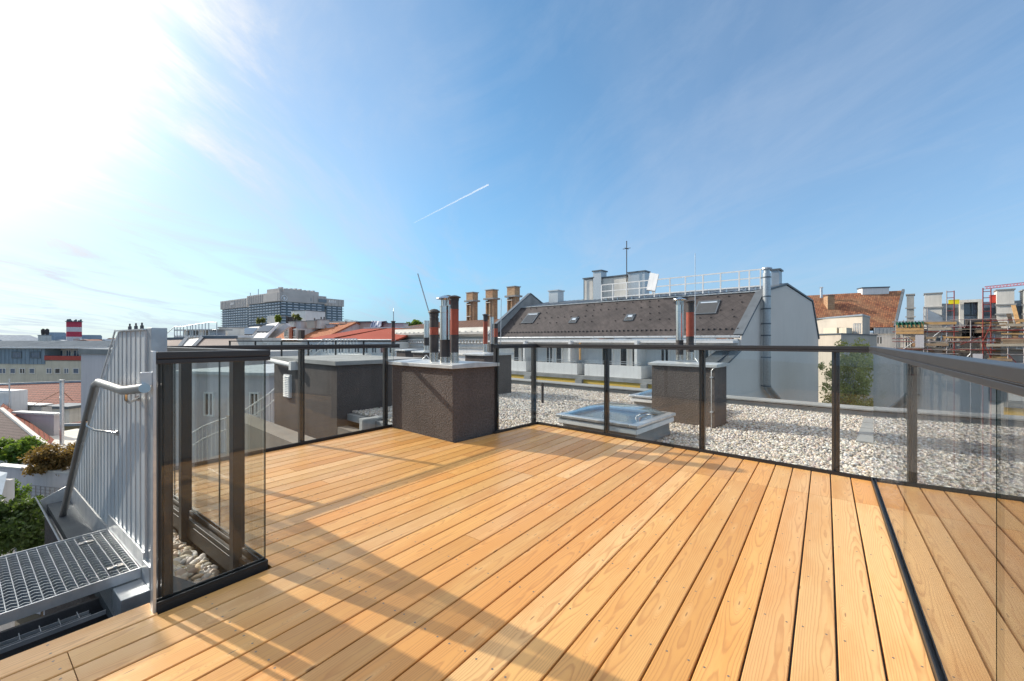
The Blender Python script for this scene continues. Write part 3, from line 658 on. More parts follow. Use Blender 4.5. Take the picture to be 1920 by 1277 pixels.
# handrail
HR = Plane(*(DK @ Vector((.50, 6, 0))).xy, *(DK @ Vector((.50, 2, 0))).xy)
def hp(px, py):
    a, z = HR.p(px, py); return HR.M @ Vector((a, 0, z))
pts = [hp(271, 728), hp(252, 730.5), hp(231, 732.5), hp(185, 717), hp(179, 722), hp(150, 832), hp(105, 1020), hp(92, 1070)]
t = thing('stair_handrail', 'brushed steel tube handrail bending down past the metal plank wall', 'handrail', Matrix.Translation(pts[-1]))
m = MB(); m.tube(pts, .0205, n=16); m.build('tube', M_tube, t)
def br_(pa, wx):
    a = Vector(pa); wall = DK @ Vector((U0, wx, a.z-.062)); q = a+Vector((0, 0, -.045)); m = MB()
    mid = q+(wall-q)*.25+Vector((0, 0, -.015)); m.tube([a+Vector((0, 0, -.015)), q, mid, wall], .0065, n=8); d = (wall-mid).normalized(); m.tube([wall-d*.004, wall], .016, n=12); m.build('bracket', M_steel, t)
br_(hp(236, 732), 2.85); br_(hp(163, 785), 3.30)
# landing grate
gz = .05
t = thing('grating_landing', 'galvanised bar grating landing beside the deck', 'metal grating', off(DK, .58, 2.75))
m = MB(DK); GU0, GU1, GV0, GV1 = -1.3, .575, 2.775, 3.50
u = GU0
while u < GU1: m.box(u, u+.003, GV0+.004, GV1-.004, gz-.028, gz-.001); u += .0335 if False else .036
v = GV0+.02
m.build('bearing_bars', M_galv, t)
m = MB(DK); n = 11
for j in range(19):
    vv = GV0+.03+j*(GV1-GV0-.06)/18; pts = []; u = GU0; k = 0
    while u < GU1-.002: pts.append((u, vv+(.007 if k % 2 else -.007))); u += .018; k += 1
    for a, b_ in zip(pts[:-1], pts[1:]):
        d = .0022
        m.add([(a[0], a[1]-d, gz-.02), (b_[0], b_[1]-d, gz-.02), (b_[0], b_[1]-d, gz), (a[0], a[1]-d, gz), (a[0], a[1]+d, gz-.02), (b_[0], b_[1]+d, gz-.02), (b_[0], b_[1]+d, gz), (a[0], a[1]+d, gz)],
              [(0, 1, 2, 3), (5, 4, 7, 6), (3, 2, 6, 7)])
m.build('serrated_bars', M_galv, t)
m = MB(DK); m.box(GU0, GU1, GV0-.008, GV0, gz-.045, gz+.003); m.box(GU0, GU1, GV1, GV1+.006, gz-.03, gz+.003); m.build('edge_frame', M_galvl, t)
m = MB(DK); m.box(.578, .586, 2.735, 3.52, -.03, .135); m.build('toe_plate', M_galvl, t)
for (u, v) in ((.50, 2.88), (.46, 3.36)):
    m = MB(DK); m.box(u-.03, u+.03, v-.014, v+.014, gz+.001, gz+.006); m.lathe((u, v, gz+.006), [(.009, 0), (.009, .004), (.001, .005)], n=8); m.build('grating_clip', M_steel, t)
m = MB(DK); m.box(.47, .577, 2.60, 2.76, -.30, -.0); m.box(.577, .60, 2.62, 2.76, -.25, .10); m.build('support_bracket', M_galv, t, bevel=.003)
# lower grate and gutter
m = MB(DK); m.prism([(2.54, -.36), (3.0, -.36), (3.0, -.30), (2.98, -.30), (2.98, -.34), (2.56, -.34), (2.56, -.30), (2.54, -.30)], 'x', -3, .56)
tag(m.build('box_gutter', M_zincd), 'dark box gutter running between the deck and the grating landing', 'gutter')
m = MB(DK); m.box(-3, .575, 2.50, 2.539, -.42, -.38); m.box(-3, .575, 3.001, 3.02, -.42, -.13); tag(m.build('gutter_apron', M_flash), 'dark bitumen strip on both sides of the box gutter', 'flashing')
m = MB(DK); m.box(-3, .45, 2.78, 2.785, -.12, -.10)
u = -1.5
while u < .40: m.box(u, u+.003, 2.79, 2.86, -.12, -.095); u += .06
for v in (2.80, 2.84): m.box(-1.5, .4, v, v+.003, -.115, -.10)
tag(m.build('lower_grating', M_galvl), 'narrow galvanised grating strip beneath the landing', 'metal grating')
m = MB(DK); m.box(.34, .56, 2.52, 2.66, -.30, -.24)
tag(m.build('junction_box', M_zincr), 'flat grey metal box under the landing bracket', 'metal box')
m = MB(DK); th = .006
m.prism([(.595, .03), (.585, .03), (.58, -.16), (.47, -.20), (.40, -.02), (.395, -.025), (.465, -.21), (.585, -.17)][::-1], 'y', 3.4, 4.95)
m.prism([(.58, .02), (.58, -.16), (.47, -.2), (.42, -.06)], 'y', 4.945, 4.95)
tag(m.build('rain_gutter', M_galvl), 'open galvanised gutter below the foot of the metal plank wall', 'gutter')
m = MB(DK); m.box(.47, .58, 2.55, 5.2, -7, -.25); tag(m.build('facade_wall', M_stucco), 'dark rough rendered facade dropping from the gutter to the courtyard', 'wall')
m = MB(DK); m.box(-5.5, -.28, 6.0, 9.5, -12, 2.15); t = thing('stair_housing', 'rendered stair housing rising beside the courtyard outside the picture', 'building', off(DK, -5.5, 6.0)); m.build('rendered_body', M_offw, t)
m = MB(DK); m.box(-5.56, -.24, 5.95, 9.55, 2.151, 2.23); m.build('coping', M_cap, t)
m = MB(DK); m.box(-3, .46, 2.50, 2.72, -7, -.38); m.box(-8, -3.01, -8, 2.72, -7, -.2); m.box(.59, 6.0, 5.05, 5.2, -7, -.45)
m.box(-2.6, 4.5, -.40, -.35, -7, -.1)
tag(m.build('building_edge', M_stucco), 'rendered building wall beneath the edge of the deck', 'wall')
# ================================================================ helpers for buildings
def W(px, py, Z): return Vector(((px-960)/F*Z, Z, hz(py, Z)))
def WX(px, Z): return (px-960)/F*Z
def PL(pa, Za, pb, Zb): return Plane(WX(pa, Za), Za, WX(pb, Zb), Zb)
def block(m, pts, z0, z1, mi=0): m.prism([tuple(p) for p in pts], 'z', z0, z1, mi)
def slab(m, pts, th=.15, mi=0):
    """thick sheet under a planar polygon of 3-d points"""
    P = [Vector(p) for p in pts]; n = (P[1]-P[0]).cross(P[2]-P[0]).normalized()
    if n.z < 0: P = P[::-1]; n = -n
    k = len(P); lo = [p-n*th for p in P]
    m.add(P+lo, [tuple(range(k)), tuple(range(k, 2*k))[::-1]]+[(i, k+i, k+(i+1) % k, (i+1) % k) for i in range(k)], mi, raw=False)
def win(root, M, x0, x1, z0, z1, y=0, fr=.06, mull=1, tr=0, glass=None, fm=None, name='window'):
    if x0 > x1: x0, x1 = x1, x0
    if z0 > z1: z0, z1 = z1, z0
    m = MB(M); m.box(x0+fr, x1-fr, y-.02, y+.02, z0+fr, z1-fr, 1)
    m.box(x0, x1, y-.07, y+.02, z1-fr, z1); m.box(x0, x1, y-.07, y+.02, z0, z0+fr); m.box(x0, x0+fr, y-.07, y+.02, z0+fr, z1-fr); m.box(x1-fr, x1, y-.07, y+.02, z0+fr, z1-fr)
    for i in range(1, mull+1): xx = x0+(x1-x0)*i/(mull+1); m.box(xx-fr*.5, xx+fr*.5, y-.05, y-.021, z0+fr, z1-fr)
    if tr: m.box(x0+fr, x1-fr, y-.045, y-.0215, z0+(z1-z0)*.65, z0+(z1-z0)*.65+fr*.8)
    return m.build(name, [fm or M_white, glass or M_glassd], root)
def wpx(root, pl, pxa, pxb, pya, pyb, off_=0, **k):
    xa, z0 = pl.p(pxa, pyb, off_); xb, z1 = pl.p(pxb, pya, off_)
    zc0 = pl.p((pxa+pxb)/2, pyb, off_)[1]; zc1 = pl.p((pxa+pxb)/2, pya, off_)[1]
    return win(root, pl.M, xa, xb, zc0, zc1, y=off_, **k)
def box_px(m, pl, pxa, pxb, pya, pyb, y0, y1, mi=0, zb=None):
    xa = pl.x(pxa, y0); xb = pl.x(pxb, y0); c = (pxa+pxb)/2
    m.box(xa, xb, y0, y1, pl.p(c, pyb, y0)[1] if zb is None else zb, pl.p(c, pya, y0)[1], mi)
    return xa, xb, pl.p(c, pyb, y0)[1], pl.p(c, pya, y0)[1]
def chimney(label, pl, pxa, pxb, pya, pyb, y0, dep, mat, capm=None, cap=.1, over=.08, zb=None, pots=0, cat='chimney', name='chimney', group=None):
    xa = pl.x(pxa, y0); t = thing(name, label, cat, pl.M @ Matrix.Translation((xa, y0, pl.p((pxa+pxb)/2, pyb, y0)[1])), group)
    m = MB(pl.M); a, b, z0, z1 = box_px(m, pl, pxa, pxb, pya, pyb, y0, y0+dep, zb=zb); m.build('shaft', mat, t)
    m = MB(pl.M); m.box(a-over, b+over, y0-over, y0+dep+over, z1+.001, z1+cap); m.build('cap', capm or M_conc, t)
    for i in range(pots):
        m = MB(pl.M); x = a+(b-a)*(i+.5)/pots; m.lathe((x, y0+dep/2, z1+cap), [(.1, 0), (.09, .3), (.14, .32), (.001, .4)], n=8); m.build('pot', M_pblack, t)
    return t
# ---------------------------------------------------------------- ground
m = MB(); m.box(-9000, 9000, -300, 5000, -21, -20); m.build('ground', pmat('city_ground', (.16, .16, .15), .95, 0, .4, .004), kind='structure')
m = MB(); m.box(-60, 70, 3, 110, -13.2, -13); m.build('courtyard_ground', M_soil, kind='structure')

# ================================================================ dark-roofed apartment house across the gravel roof
A0 = Vector((-1.6, 35.8)); B0 = Vector((12.5, 23.1)); G = Vector((.794, .607)).normalized()
FN = Plane(*A0, *B0)
def gp(base, s, z): p = base+G*s; return Vector((p.x, p.y, z))
SEC = [(0, 1.45), (2.93, 4.09), (6.2, 4.73), (10.7, 3.93), (12.02, 1.43)]
t = thing('apartment_building', 'white apartment house with long dark mansard roof and grey gable across the gravel roof', 'building', Matrix.Translation((6, 30, -13)))
m = MB(); slab(m, [gp(A0, 0, 1.45), gp(B0, 0, 1.45), gp(B0, 2.93, 4.09), gp(A0, 2.93, 4.09)], .18); slab(m, [gp(A0, 10.7, 3.93), gp(B0, 10.7, 3.93), gp(B0, 12.02, 1.43), gp(A0, 12.02, 1.43)], .18)
m.build('slate_roof', M_shingle, t)
m = MB(); slab(m, [gp(A0, 2.95, 4.13), gp(B0, 2.95, 4.13), gp(B0, 6.2, 4.76), gp(A0, 6.2, 4.76)], .16); slab(m, [gp(A0, 6.2, 4.76), gp(B0, 6.2, 4.76), gp(B0, 10.7, 3.96), gp(A0, 10.7, 3.96)], .16)
for i in range(40):
    f = (i+.5)/40; p = A0+(B0-A0)*f; m.bar(gp(p, 3.0, 4.16), gp(p, 6.2, 4.79), .03, .04)
m.build('zinc_roof', M_zincr, t)
m = MB(); a = gp(A0, 2.9, 4.09); b = gp(B0, 2.9, 4.09); m.bar(a+Vector((0, 0, .03)), b+Vector((0, 0, .03)), .10, .05, 0)
for i in range(60):   # snow guards
    for s_, z_ in ((.4, 1.81),):
        f = (i+.5*(s_ > .5)+.25)/60; p = gp(A0+(B0-A0)*f, s_, z_+.03); m.box(p.x-.05, p.x+.05, p.y-.05, p.y+.05, p.z-.03, p.z+.05, 1)
    for r_ in range(1, 5):
        if i % 2 == r_ % 2 and random.random() < .7: p = gp(A0+(B0-A0)*((i+.5)/60), .5*r_+.7, 1.5+.9*(.5*r_+.7)); m.box(p.x-.035, p.x+.035, p.y-.035, p.y+.035, p.z-.02, p.z+.03, 1)
m.build('ridge_flashing', [M_cap, M_pblack], t)
m = MB(FN.M); L = FN.L
m.tube([(0, -.22, 1.40), (L+.1, -.22, 1.40)], .075, n=8); 
for i in range(24): m.box(L*(i+.5)/24, L*(i+.5)/24+.03, -.32, .0, 1.46, 1.48)
m.box(0, L, -.30, -.02, 1.18, 1.27); m.build('eaves_gutter', M_galv, t)
m = MB(FN.M); m.box(-.2, L, -.16, 8, -13, 1.18); m.build('facade', M_white, t)
zt = FN.p(1130, 684, -1.6)[1]; zb = FN.p(1130, 706, -1.6)[1]
for (pa, pb) in ((905, 986), (999, 1082), (1096, 1202), (1228, 1338)):
    xa, xb = FN.x(pa, -1.6), FN.x(pb, -1.6)
    m = MB(FN.M); m.box(xa, xb, -1.6, -1.48, zb, zt); m.box(xb-.12, xb, -1.48, -.17, zb, zt); m.box(xa, xa+.12, -1.48, -.17, zb, zt); m.box(xa+.12, xb-.12, -1.48, -.17, zb, zb+.12)
    q = m.build('balcony', M_white, t)
    m = MB(FN.M)
    for zr in (.12, .24): m.bar((xa, -1.54, zt+zr), (xb-.06, -1.54, zt+zr), .03, .03); m.bar((xb-.06, -1.54, zt+zr), (xb-.06, -.2, zt+zr), .03, .03)
    x = xa+.1
    while x < xb: m.bar((x, -1.54, zt), (x, -1.54, zt+.25), .03, .03); x += 1.6
    m.build('balcony_rail', M_galvl, q)
m = MB(FN.M); xe = FN.x(1345, -1.5)
m.box(FN.x(900, -1.78), xe, -1.80, -.18, zb-.25, zb-.02); m.build('ledge', M_conc, t)
m = MB(FN.M); m.box(FN.x(900, -1.45), xe, -1.72, -.18, -13, zb-.251); m.build('yellow_storey', M_yellow, t)
m = MB(FN.M)
for pa, pb in ((987, 997), (1083, 1093), (1205, 1214)): m.box(FN.x(pa, -1.7), FN.x(pb, -1.7), -1.86, -1.721, -13, zb-.26); m.box(FN.x(pa, -1.7)-.05, FN.x(pb, -1.7)+.05, -1.94, -1.722, zb-.5, zb-.27)
m.build('pier', M_conc, t)
for pa, pb, ml in ((963, 975, 0), (977, 990, 1), (1024, 1038, 1), (1042, 1055, 0), (1128, 1150, 1), (1162, 1178, 0), (1184, 1199, 0), (1308, 1332, 0), (1238, 1256, 1)):
    wpx(t, FN, pa, pb, 650, 700, -.17, mull=ml, fr=.09)
m = MB(FN.M)
for px_ in (1000, 1084, 1206): x = FN.x(px_, -.2); m.box(x, x+.18, -1.45, -.17, zb+.12, 1.17)
m.box(0, L, -1.2, -.17, 1.05, 1.175); m.build('partition', M_white, t)
m = MB(FN.M); x = FN.x(1088, -1.5); m.box(x-.04, x+.06, -1.60, -1.48, zt+.26, 1.04); m.build('awning_post', M_wood_or, t)
# gable
GP = Plane(*B0, *(B0+G*12.02)); GM = GP.M
m = MB(GM); m.prism([(-2.4, -13), (12.02, -13), (12.02, 1.43), (10.7, 3.9), (6.2, 4.7), (2.93, 4.06), (0, 1.40), (-.1, .6), (-2.38, -.42)], 'y', -.12, .28); m.build('gable_wall', M_greyw, t)
m = MB(GM)
for a, b in (((12.05, 1.30), (10.75, 3.98)), ((10.75, 3.98), (6.2, 4.80)), ((6.2, 4.80), (2.93, 4.16)), ((2.93, 4.16), (0, 1.50)), ((-.05, .7), (-2.45, -.36))):
    m.bar((a[0], .06, a[1]), (b[0], .06, b[1]), .50, .10)
m.box(-2.5, -2.4, -.16, .34, -1.1, -.35); m.build('gable_trim', M_zincd, t)
m = MB(GM); m.prism([(-2.36, -.42), (-.12, .62), (-.3, .62), (-2.36, -.1)], 'y', .28, 1.1); m.build('sloped_zinc_cheek', M_zincd, t)
# left firewall
m = MB(Plane(*A0, *(A0+G*12)).M); m.prism([(-.6, -13), (12, -13), (12, 1.5), (10.7, 4.1), (5.46, 4.6), (4.04, 5.4), (.3, 2.55), (-.6, 1.6)], 'y', -.12, .2); m.build('firewall', M_conc, t)
m = MB(Plane(*A0, *(A0+G*12)).M)
for a, b in (((-.6, 1.64), (.3, 2.6)), ((.3, 2.6), (4.04, 5.46)), ((4.04, 5.46), (5.46, 4.66)), ((5.46, 4.66), (10.7, 4.16))): m.bar((a[0], .04, a[1]), (b[0], .04, b[1]), .42, .08)
m.build('firewall_capping', M_zincd, t)
# slope frame for roof windows
xd = Vector((FN.d.x, FN.d.y, 0)); gv = gp(B0, 2.93, 4.09)-gp(B0, 0, 1.45); nrm = xd.cross(gv).normalized(); yd = nrm.cross(xd).normalized()
SM = Matrix((( xd.x, yd.x, nrm.x, A0.x), (xd.y, yd.y, nrm.y, A0.y), (0, yd.z, nrm.z, 1.45), (0, 0, 0, 1)))
def slope_pt(px, py):
    d = Vector(((px-960)/F, 1, -(py-638)/F)); o_ = Vector((0, 0, EYE)); p0 = Vector((A0.x, A0.y, 1.45))
    k = (p0-o_).dot(nrm)/d.dot(nrm); return SM.inverted() @ (o_+d*k)
def roof_window(px, py, w_, h_, tilt, big=True):
    c = slope_pt(px, py); M_ = SM @ Matrix.Translation((c.x, c.y, 0))
    m = MB(M_); m.box(-w_/2-.08, w_/2+.08, -h_/2-.08, h_/2+.08, .0, .07); m.box(-w_/2, w_/2, -h_/2, h_/2, .07, .075, 1)
    q = m.build('roof_window', [M_zincd, M_glassd], t)
    Mt = M_ @ Matrix.Translation((0, h_/2, .09)) @ Matrix.Rotation(R(tilt), 4, 'X')
    m = MB(Mt); f_ = .08
    m.box(-w_/2, w_/2, -h_, -h_+f_, 0, .05); m.box(-w_/2, w_/2, -f_, 0, 0, .05); m.box(-w_/2, -w_/2+f_, -h_+f_, -f_, 0, .05); m.box(w_/2-f_, w_/2, -h_+f_, -f_, 0, .05)
    m.box(-w_/2+f_, w_/2-f_, -h_+f_, -f_, .015, .03, 1); m.build('sash', [M_zincd, M_sash], q)
roof_window(995, 597, 1.1, 1.15, 15); roof_window(1326, 577, 1.15, 1.15, 15); roof_window(1076, 601, .5, .5, 10); roof_window(1181, 596, .5, .55, 10)
# things on that roof
CH = Plane(*(A0+G*5.2), *(B0+G*5.2)); zr = 4.55
def cpx(label, pa, pb, ya, yb, mat, **k): return chimney(label, CH, pa, pb, ya, yb, k.pop('y0', 0), k.pop('dep', .9), mat, zb=zr, **k)
cpx('tall grey clad chimney left of the antenna mast on the dark mansard roof', 1112, 1127, 509, 562, M_galv, capm=M_zincd)
cpx('broad grey clad chimney right of the antenna mast on the dark mansard roof', 1178, 1209, 511, 553, M_galv, capm=M_zincd, dep=.8)
cpx('small grey chimney at the left end of the dark mansard roof', 1029, 1046, 546, 569, M_galv, capm=M_galv)
cpx('grey clad chimney standing behind the gable duct at the roof end', 1446, 1461, 507, 540, M_zincr, capm=M_zincd, y0=.4)
t2 = thing('lift_overrun', 'white and grey rooftop plant room between the clad chimneys', 'plant room', CH.M @ Matrix.Translation((CH.x(1094), 0, zr)))
m = MB(CH.M); box_px(m, CH, 1096, 1111, 524, 562, .1, 1.6, zb=zr); box_px(m, CH, 1129, 1176, 520, 560, .3, 2.2, zb=zr); m.build('walls', M_offw, t2)
m = MB(CH.M); a, b = CH.x(1094), CH.x(1112); z_ = CH.p(1103, 522)[1]; m.box(a-.1, b+.1, 0, 1.7, z_-.02, z_+.08); a, b = CH.x(1128), CH.x(1177); z_ = CH.p(1150, 518)[1]; m.box(a-.1, b+.1, .2, 2.3, z_-.02, z_+.08); m.tube([(CH.x(1095), 0, zr), (CH.x(1095), 0, CH.p(1095, 522)[1])], .04)
m.build('roof_edge', M_zincd, t2)
m = MB(CH.M); x = CH.x(1175, -.3); z_ = CH.p(1175, 453, -.3)[1]; z2 = CH.p(1175, 466, -.3)[1]
m.tube([(x, -.3, zr), (x, -.3, z_)], .035, n=6); m.tube([(x-.32, -.3, z2), (x+.32, -.3, z2)], .025, n=6); m.tube([(x, -.6, z2), (x, 0, z2)], .025, n=6); m.lathe((x, -.3, z_), [(.01, -.05), (.05, 0), (.01, .06)], n=8)
tag(m.build('antenna_mast', M_pblack), 'tall thin antenna mast with a small crossbar on the dark mansard roof', 'antenna')
m = MB(); a = W(1211, 545, 29); m.add([W(1213, 543, 28.6), W(1228, 545, 28.2), W(1235, 513, 28.6), W(1219, 510, 29)], [(0, 1, 2, 3)]); 
m = MB(); P4 = [W(1212, 543, 28.6), W(1228, 545.5, 28.2), W(1235, 514, 28.8), W(1219, 511, 29.2)]; slab(m, P4, .12); m.bar(W(1222, 530, 28.8), W(1224, 552, 29.0), .06, .06)
tag(m.build('leaning_board', M_white), 'tilted white panel standing on the mansard roof behind the catwalk railing', 'panel')
RP = Plane(*(A0+G*3.5), *(B0+G*3.5)); zc = 4.28
t2 = thing('roof_railing', 'long white metal railing and catwalk along the top of the dark mansard roof', 'railing', RP.M @ Matrix.Translation((RP.x(1128), 0, zc)))
xs = [RP.x(p) for p in (1128, 1149, 1175, 1199, 1227, 1256, 1285, 1318, 1351, 1386, 1405, 1426)]; HT = 1.25
for x in xs: m = MB(RP.M); m.bar((x, 0, zc), (x, 0, zc+HT), .075, .075); m.build('post', M_white, t2)
m = MB(RP.M)
for h_ in (.22, .72, 1.22): m.bar((xs[0], 0, zc+h_), (xs[-1], 0, zc+h_), .07, .07)
m.bar((xs[-1], 0, zc+1.22), (xs[-1], 1.4, zc+1.35), .045, .045); m.bar((xs[-1], 0, zc+.72), (xs[-1], 1.4, zc+.85), .045, .045); m.build('rails', M_white, t2)
m = MB(RP.M); m.box(xs[0], xs[-1], .1, .55, zc+.16, zc+.20)
for x in xs: m.box(x+.3, x+.36, .1, .5, zc, zc+.16)
m.build('catwalk', M_galvl, t2)
# duct on the gable
t2 = thing('exhaust_duct', 'wide silver exhaust duct climbing the grey gable wall', 'duct', GM @ Matrix.Translation((GP.x(1438, -.42), -.42, -2)))
xd_ = GP.x(1437.5, -.42); r_ = .205; zt_ = GP.p(1437, 512, -.42)[1]; zb_ = GP.p(1437, 722, -.42)[1]
m = MB(GM); x2, z2 = GP.p(1452, 742, -.42); m.tube([(xd_, -.42, zt_), (xd_, -.42, zb_+.1), (xd_+.12, -.42, zb_-.15), (GP.x(1465, -.42), -.42, GP.p(1465, 756, -.42)[1])], r_, n=16); m.build('pipe', M_galv, t2)
for py_ in (520, 556, 579, 607, 629, 670, 724): m = MB(GM); z_ = GP.p(1437, py_, -.42)[1]; m.lathe((xd_, -.42, z_), [(r_, -.04), (r_*1.08, -.035), (r_*1.08, .035), (r_, .04)], n=16); m.box(xd_-.02, xd_+.02, -.2, -.1, z_-.03, z_+.03); m.build('band', M_zincd, t2)
m = MB(GM); m.lathe((xd_, -.42, zt_), [(r_*.8, 0), (r_*.8, .2), (r_*1.4, .22), (r_*1.3, .3), (.01, .36)], n=16); m.build('rain_cap', M_galv, t2)

# ================================================================ white house with cornice, brown roof and three brick chimneys
CB = PL(703, 56, 965, 39.2); L = CB.L; zc = 2.12
t = thing('cornice_building', 'ornate white house with dentil cornice and brown tiled roof beneath three brick chimneys', 'building', CB.M @ Matrix.Translation((0, 0, -13)))
m = MB(CB.M); m.box(0, L, 0, 14, -13, zc-.75); m.build('facade', M_white, t)
m = MB(CB.M); m.prism([(-.75, zc-.28), (0, zc-.75), (0, zc-.28)], 'x', -.6, L); m.box(-.8, L, -.8, 0, zc-.28, zc-.12)
m.box(-.1, L, -.10, -.002, zc-1.75, zc-1.55); m.box(-.05, L, -.16, -.002, zc-2.5, zc-2.4); m.box(-.5, L, -.45, -.002, zc-.95, zc-.76); m.build('cornice', M_offw, t)
m = MB(CB.M); m.add([(-.7, -.8, zc-.1), (L, -.8, zc-.1), (L, .6, zc+.45), (.3, .6, zc+.45)], [(0, 1, 2, 3)]); 
x = 0
while x < L-.7: m.box(x, x+.06, -.8, .6, zc-.1, zc+.0); x += .9
m.add([(x_, y_, z_) for x_, y_, z_ in ((-.7, -.8, zc-.1), (.3, .6, zc+.45), (.3, .6, zc-.1))], [(0, 1, 2)]); m.build('zinc_gutter_slope', pmat('pale_painted_sheet', (.60, .58, .52), .9, 0, .2, 1, spec=.05), t)
m = MB(CB.M); x = -.3
while x < L: m.box(x, x+.22, -.38, -.01, zc-1.22, zc-.96); x += .48
m.build('dentils', M_white, t)
m = MB(CB.M); zr_ = zc+1.55; slab(m, [(.2, .5, zc+.42), (L, .5, zc+.42), (L, 6, zr_), (5.5, 6, zr_)], .2); slab(m, [(.2, .5, zc+.42), (5.5, 6, zr_), (.2, 11.5, zc+.42)], .2); slab(m, [(5.5, 6, zr_), (L, 6, zr_), (L, 11.5, zc+.42), (.2, 11.5, zc+.42)], .2)
m.build('tiled_roof', M_browntile, t)
for i in range(7):
    x = .9+i*2.45; w_ = 1.15; zw = zc-3.1
    q = win(t, CB.M, x, x+w_, zw-2.1, zw, y=-.06, mull=1, tr=1, fr=.08)
    m = MB(CB.M); m.box(x-.2, x+w_+.2, -.35, -.15, zw+.08, zw+.18); m.prism([(x-.25, zw+.18), (x+w_+.25, zw+.18), (x+w_/2, zw+.72)], 'y', -.35, -.02); m.box(x-.18, x-.02, -.2, -.02, zw-2.1, zw+.07); m.box(x+w_+.02, x+w_+.18, -.2, -.02, zw-2.1, zw+.07); m.build('pediment', M_offw, q)
def brickch(label, pa, pb, ya, yb):
    y0 = 6.5; a, b = CB.x(pa, y0), CB.x(pb, y0); c = (pa+pb)/2; z0 = zr_-1.3; z1 = CB.p(c, ya, y0)[1]; w_ = 1.5; M = CB.M; b = a+w_
    t = thing('brick_chimney', label, 'chimney', M @ Matrix.Translation((a, y0, z0)), 'old brick chimneys on the brown roof')
    H = z1-z0; m = MB(M); e = w_*.1; cw = w_*.62
    m.box(a+e, a+cw, y0+.35, y0+w_*.6, z0, z1-.05); m.box(a+e, a+e+.14, y0, y0+.35, z0, z1-H*.26); m.box(a+cw-.16, a+cw, y0, y0+.35, z0, z1-H*.26)
    m.box(a+cw, b-e*.9, y0+.1, y0+w_*.55, z0, z1-H*.22); m.build('shaft', M_brickch, t)
    m = MB(M)
    for f_ in (.10, .40): m.box(a+e+.141, a+cw-.161, y0+.30, y0+.349, z0+H*f_, z0+H*f_+H*.26)
    m.build('plaster_niche', pmat('aged_plaster', (.74, .54, .28), .9, 0, .35, 3), t)
    m = MB(M)
    for f_ in (.06, .37, .68): m.box(a+e*.8, a+cw+.03, y0-.06, y0+.295, z0+H*f_, z0+H*f_+.09)
    m.build('stone_band', M_offw, t)
    m = MB(M); m.box(a-.1, b+.1, y0-.18, y0+w_*.7, z1-H*.24, z1-H*.20); m.box(a+.04, b-.1, y0-.05, y0+w_*.68, z1-.04, z1+.06); m.build('capping', M_conc, t)
    m = MB(M); m.box(a+e*.9, b-e*1.1, y0, y0+w_*.6, z1-H*.199, z1-.045); m.build('crown_courses', M_brickch, t)
brickch('old brick chimney, leftmost of the three crumbling ones above the brown roof', 873, 897, 548, 600)
brickch('old brick chimney, middle one of the three crumbling ones above the brown roof', 909, 933, 543, 600)
brickch('old brick chimney beside the slanted firewall of the dark mansard roof', 949, 976, 537, 592)
